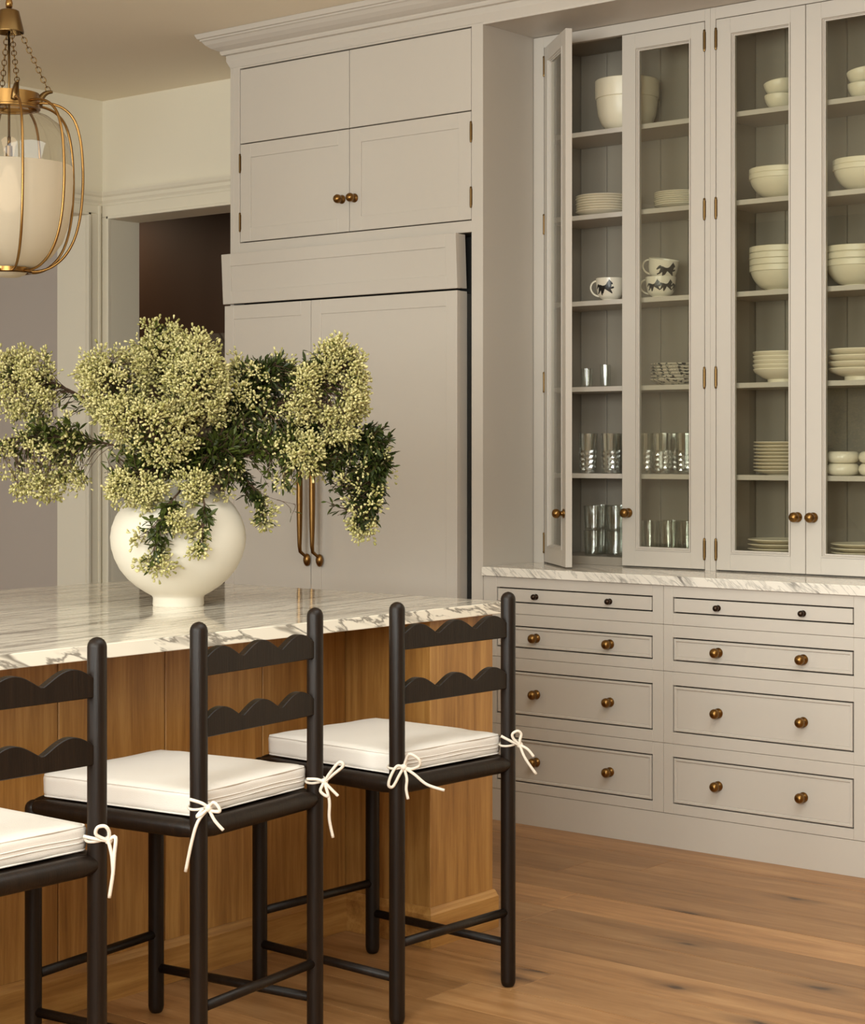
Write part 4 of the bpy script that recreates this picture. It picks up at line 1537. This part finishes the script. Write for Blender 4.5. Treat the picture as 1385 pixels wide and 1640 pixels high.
branch('flowering branch of the right half of the central mass, warmest coloured', [V0, V1, (300, 690, -.05), (315, 630, -.06), (322, 570, -.04)],
       [(312, 622, 52, 66, -.05, .15, 165, .97, .7), (310, 640, 45, 50, .0, .12, 44, .05, 7), (318, 556, 34, 26, -.03, .07, 34, .9, 1.0), (345, 640, 24, 44, -.04, .1, 40, .9, 1.0)], 5, single=6)
branch('flowering branch low in the middle, facing the room above the vase neck', [V0, (282, 765, -.06), (262, 725, -.12), (238, 690, -.16), (215, 668, -.16)],
       [(232, 672, 78, 32, -.14, .1, 122, .95, 1.0), (262, 718, 34, 26, -.15, .06, 36, .9, 2.0), (210, 710, 36, 22, -.1, .06, 22, .5, 4)], 6, single=10)
branch('flowering branch at upper right, dense pale heads before the refrigerator', [V0, V1, (370, 690, .0), (460, 640, .0), (520, 595, .02), (560, 570, .02)],
       [(566, 620, 17, 58, .02, .08, 92, .97, .5), (543, 562, 26, 15, .02, .06, 32, .95, .8), (494, 612, 19, 34, -.02, .06, 32, .95, 1.5), (478, 652, 26, 20, -.03, .06, 26, .95, 1.5), (536, 664, 34, 12, .0, .06, 46, .97, .4), (545, 694, 26, 11, .0, .05, 36, .97, .4), (526, 632, 26, 26, .04, .05, 40, .03, 7), (527, 592, 24, 14, .01, .05, 30, .95, .6), (505, 575, 24, 24, .03, .06, 22, .2, 6), (515, 690, 34, 24, .05, .06, 30, .05, 7)], 7, single=30)
branch('leafy branch between the central mass and the right heads', [V0, V1, (345, 690, .02), (395, 640, .02), (425, 595, .02)],
       [(415, 625, 52, 54, .02, .1, 120, .26, 7), (430, 690, 62, 42, .02, .09, 80, .06, 8), (470, 600, 34, 34, .05, .07, 40, .12, 7), (385, 590, 16, 20, .04, .05, 12, .3, 5), (445, 600, 35, 30, .04, .06, 26, .3, 6), (380, 640, 26, 50, .02, .1, 34, .3, 6)], 8, 'leafdk', single=36)
branch('dark leafy branch drooping farthest right past the handles', [V0, V1, (390, 715, .04), (490, 695, .05), (560, 700, .05), (605, 740, .05), (596, 810, .04)],
       [(566, 735, 68, 50, .05, .09, 270, .05, 9), (604, 712, 28, 42, .05, .06, 66, .12, 8), (582, 800, 34, 46, .04, .05, 90, .14, 8), (582, 846, 18, 12, .04, .03, 14, .95, 1.5), (520, 700, 60, 34, .05, .08, 90, .06, 8), (535, 790, 14, 40, .03, .03, 16, .2, 6)], 9, 'leafdk', single=60)
branch('branch with pale heads hanging just above the brass handles', [V0, V1, (380, 735, -.02), (440, 720, -.04), (490, 730, -.04)],
       [(475, 722, 40, 28, -.04, .06, 44, .9, 2.0), (440, 705, 50, 30, -.02, .08, 50, .1, 7), (450, 765, 30, 26, -.02, .05, 34, .25, 6), (495, 725, 12, 30, -.04, .04, 24, .97, .8), (515, 738, 48, 26, .03, .06, 80, .08, 8), (450, 690, 40, 30, .03, .06, 40, .08, 8)], 10, single=24)
branch('drooping sprig with broad leaves, left one hanging before the vase', [(284, 775, -.06), (288, 786, -.15), (272, 806, -.2), (252, 850, -.215), (245, 905, -.21)],
       [(246, 900, 24, 15, -.21, .02, 13, .98, 1.5), (222, 856, 8, 8, -.21, .02, 3, .98, 2), (284, 832, 14, 24, -.21, .02, 11, .98, 2), (255, 850, 28, 40, -.21, .02, 22, .0, 6), (265, 808, 18, 14, -.2, .02, 6, 0, 5)], 11, single=52, leaf=(0.022, 0.04))
branch('drooping sprig hanging at the middle of the vase', [(290, 775, -.06), (318, 785, -.16), (328, 820, -.2), (318, 872, -.205)],
       [(316, 872, 12, 14, -.205, .02, 8, .98, 1.5), (314, 842, 9, 12, -.205, .02, 5, .98, 2), (330, 830, 14, 26, -.2, .02, 10, .0, 6), (308, 780, 22, 22, -.17, .03, 30, .97, 1.5)], 12, single=26, leaf=(0.022, 0.036))
branch('small dark sprig arching down right of the vase', [V0, (300, 765, 0), (360, 748, .0), (398, 772, -.02), (425, 828, -.03)],
       [(400, 785, 22, 24, -.02, .03, 24, .1, 6), (422, 820, 12, 22, -.03, .03, 18, .6, 3), (375, 760, 26, 22, 0, .04, 22, 0, 6)], 13, 'leafdk', single=40)
branch('flowering branch at lower left, resting against the vase shoulder', [V0, (278, 765, -.04), (235, 755, -.12), (195, 775, -.15)],
       [(198, 782, 24, 24, -.15, .04, 46, .97, .8), (240, 780, 22, 14, -.17, .04, 20, .95, 1.5), (232, 790, 14, 20, -.17, .03, 14, .95, 1.5), (200, 740, 40, 26, -.1, .06, 36, .15, 6)], 14, single=18)
branch('green leafy branch filling the vase mouth below the blooms', [V0, V1, (310, 735, -.04), (345, 720, -.06), (380, 730, -.04)],
       [(325, 735, 66, 36, -.05, .1, 170, .05, 8), (270, 745, 45, 22, -.08, .08, 60, .1, 7), (345, 775, 30, 22, -.08, .06, 40, .1, 7), (310, 705, 18, 14, -.15, .03, 8, .8, 2), (375, 690, 40, 40, .0, .08, 56, .1, 7)], 15, single=30)
branch('thin bare twig with one hanging leaf reaching the left handle', [V0, V1, (380, 770, -.03), (430, 796, -.03), (478, 809, -.03)],
       [(468, 822, 2, 5, -.03, .005, 2, 0, 2)], 16, single=2, thick=0.0015)

# ================================================================== PENDANT LANTERN
PD = 4.76
pc = px(14.5, 200, 0, PD)
PX_, PY_ = pc.x, pc.y
mp = PD / FPX


def zpx(yv):
    return CAMH - (yv - HYP) * mp


pend = thing('pendant_lantern', (PX_, PY_, zpx(445)), 'brass and glass lantern hanging by chains over the island', 'lamp')
c3 = (PX_, PY_, 0)
BR = M['brass']
MB().tube([(PX_, PY_, zpx(16)), (PX_, PY_, 2.98)], 0.0065, 12).build('stem', BR, pend, smooth=True)
MB().lathe([(0, zpx(14)), (0.0085, zpx(12)), (0.0095, zpx(5)), (0.0075, zpx(0)), (0.0065, zpx(-6))], c3, 16).build('stem_collar', BR, pend, smooth=True)
MB().lathe([(0, 3.0295), (0.07, 3.0295), (0.07, 3.015), (0.055, 3.0), (0.02, 2.985), (0, 2.98)], c3, 28).build('ceiling_rose', BR, pend, smooth=True)
ob = MB().lathe([(0, zpx(16)), (0.02, zpx(16)), (0.0255, zpx(18)), (0.038, zpx(50)), (0.0375, zpx(52.5)), (0.034, zpx(52)), (0.02, zpx(24)), (0, zpx(22))], c3, 32).build('cap', M['brass_dark'], pend)
autosmooth(ob.data)
MB().tube([(PX_, PY_, zpx(50)), (PX_, PY_, zpx(219))], 0.0032, 10).build('rod', M['brass_dark'], pend, smooth=True)
ob = MB().lathe([(0.073, zpx(150)), (0.0765, zpx(150)), (0.0765, zpx(171)), (0.079, zpx(172)), (0.079, zpx(175)), (0.07, zpx(175)), (0.07, zpx(172)), (0.073, zpx(171)), (0.073, zpx(150))], c3, 40).build('top_ring', BR, pend)
autosmooth(ob.data)


def dirv(deg):
    """horizontal direction: 0 = photograph right, 90 = towards the room"""
    a = math.radians(deg)
    v = RV * math.cos(a) - FV * math.sin(a)
    return Vector((v.x, v.y, 0))


for k in range(4):
    d = dirv(-24 + 90 * k)
    cc = Vector((PX_, PY_, 0))
    arm = [cc + d * r + Vector((0, 0, zpx(yv))) for r, yv in ((0.074, 166), (0.077, 158), (0.083, 152), (0.092, 146), (0.102, 143), (0.112, 142))]
    MB().tube(smooth_path(arm, 3), [0.012 - 0.0085 * (i / 15) for i in range(16)], 8).build('chain_hook', M['brass_dark'], pend, smooth=True)
    a, e = cc + d * 0.03 + Vector((0, 0, zpx(51))), cc + d * 0.103 + Vector((0, 0, zpx(142.5)))
    dr = (e - a).normalized()
    s1 = dr.orthogonal().normalized()
    s2 = dr.cross(s1)
    nl = 12
    ln = (e - a).length / nl
    for i in range(nl):
        m_ = a + (e - a) * ((i + 0.5) / nl)
        sd = s1 if i % 2 else s2
        pts = []
        for q in range(12):
            an = 2 * math.pi * q / 12
            pts.append(m_ + dr * (ln * 0.62 * math.cos(an)) + sd * (0.0062 * math.sin(an)))
        MB().ring(pts, 0.0013, 6).build('chain_link', M['brass_dark'], pend, smooth=True)
RIBP = [(0.06, 166), (0.098, 164.5), (0.136, 172), (0.165, 191), (0.181, 225), (0.187, 270), (0.186, 310), (0.179, 350), (0.164, 384), (0.14, 410), (0.108, 427), (0.076, 434), (0.05, 434)]
for k in range(10):
    d = dirv(67 + 36 * k)
    pts = [Vector((PX_, PY_, zpx(yv))) + d * r for r, yv in RIBP]
    MB().tube(smooth_path(pts, 4), 0.0036, 8).build('rib', BR, pend, smooth=True)
GP = [(0.062, 176), (0.074, 180), (0.1, 186), (0.128, 199), (0.147, 220), (0.157, 245), (0.1605, 266)]
MB().lathe([(r, zpx(yv)) for r, yv in GP], c3, 48).build('clear_glass', M['globe'], pend, smooth=True)
GP2 = [(0.1605, 266), (0.162, 290), (0.159, 325), (0.15, 360), (0.134, 388), (0.108, 410), (0.076, 425), (0.05, 430)]
MB().lathe([(r, zpx(yv)) for r, yv in GP2], c3, 48).build('frosted_glass', M['frost'], pend, smooth=True)
ob = MB().lathe([(0.05, zpx(420)), (0.058, zpx(420)), (0.058, zpx(424)), (0.055, zpx(426)), (0.055, zpx(436)), (0.058, zpx(438)), (0.05, zpx(438)), (0.05, zpx(420))], c3, 36).build('bottom_ring', BR, pend)
autosmooth(ob.data)
MB().lathe([(0.046, zpx(436)), (0.04, zpx(440)), (0.025, zpx(443.5)), (0, zpx(445))], c3, 28).build('bottom_glass', M['frost'], pend, smooth=True)
ob = MB().lathe([(0, zpx(234)), (0.0085, zpx(234)), (0.009, zpx(251)), (0.02, zpx(252)), (0.0215, zpx(255)), (0.0205, zpx(265)), (0, zpx(266))], c3, 24).build('lamp_socket', M['brass_dark'], pend)
autosmooth(ob.data)
ob = MB().tube([(PX_, PY_, zpx(219)), (PX_, PY_, zpx(234))], 0.0045, 10).build('rod_end', M['brass_dark'], pend, smooth=True)
bm_ = bpy.data.materials.new('lit_bulb')
bm_.use_nodes = True
pb_ = bm_.node_tree.nodes['Principled BSDF']
pb_.inputs['Emission Color'].default_value = (1.0, 0.72, 0.45, 1)
pb_.inputs['Emission Strength'].default_value = 5.0
MB().lathe([(0.01, zpx(266)), (0.014, zpx(272)), (0.022, zpx(290)), (0.03, zpx(312)), (0.028, zpx(328)), (0.016, zpx(338)), (0, zpx(341))], c3, 20).build('bulb', bm_, pend, smooth=True)

# ================================================================== side room: framed picture behind the flowers
pf = thing('picture_frame', (-9.39, 4.35, 1.2), 'tan framed picture on the far wall, behind the leftmost blossoms', 'picture')
fx = -9.395
yb0, yb1, zb0, zb1 = 4.05, 5.02, 1.34, 1.835
b = MB()
b.box(fx, fx + 0.025, yb0, yb1, zb1 - 0.04, zb1).box(fx, fx + 0.025, yb0, yb1, zb0, zb0 + 0.04)
b.box(fx, fx + 0.025, yb0, yb0 + 0.04, zb0 + 0.04, zb1 - 0.04).box(fx, fx + 0.025, yb1 - 0.04, yb1, zb0 + 0.04, zb1 - 0.04)
b.build('frame', M['oakh'], pf, bevel=0.002)
MB().box(fx, fx + 0.012, yb0 + 0.03, yb1 - 0.03, zb0 + 0.03, zb1 - 0.03).build('picture', mat('faded_canvas', (176, 158, 132), 0.8, vary=0.1), pf)
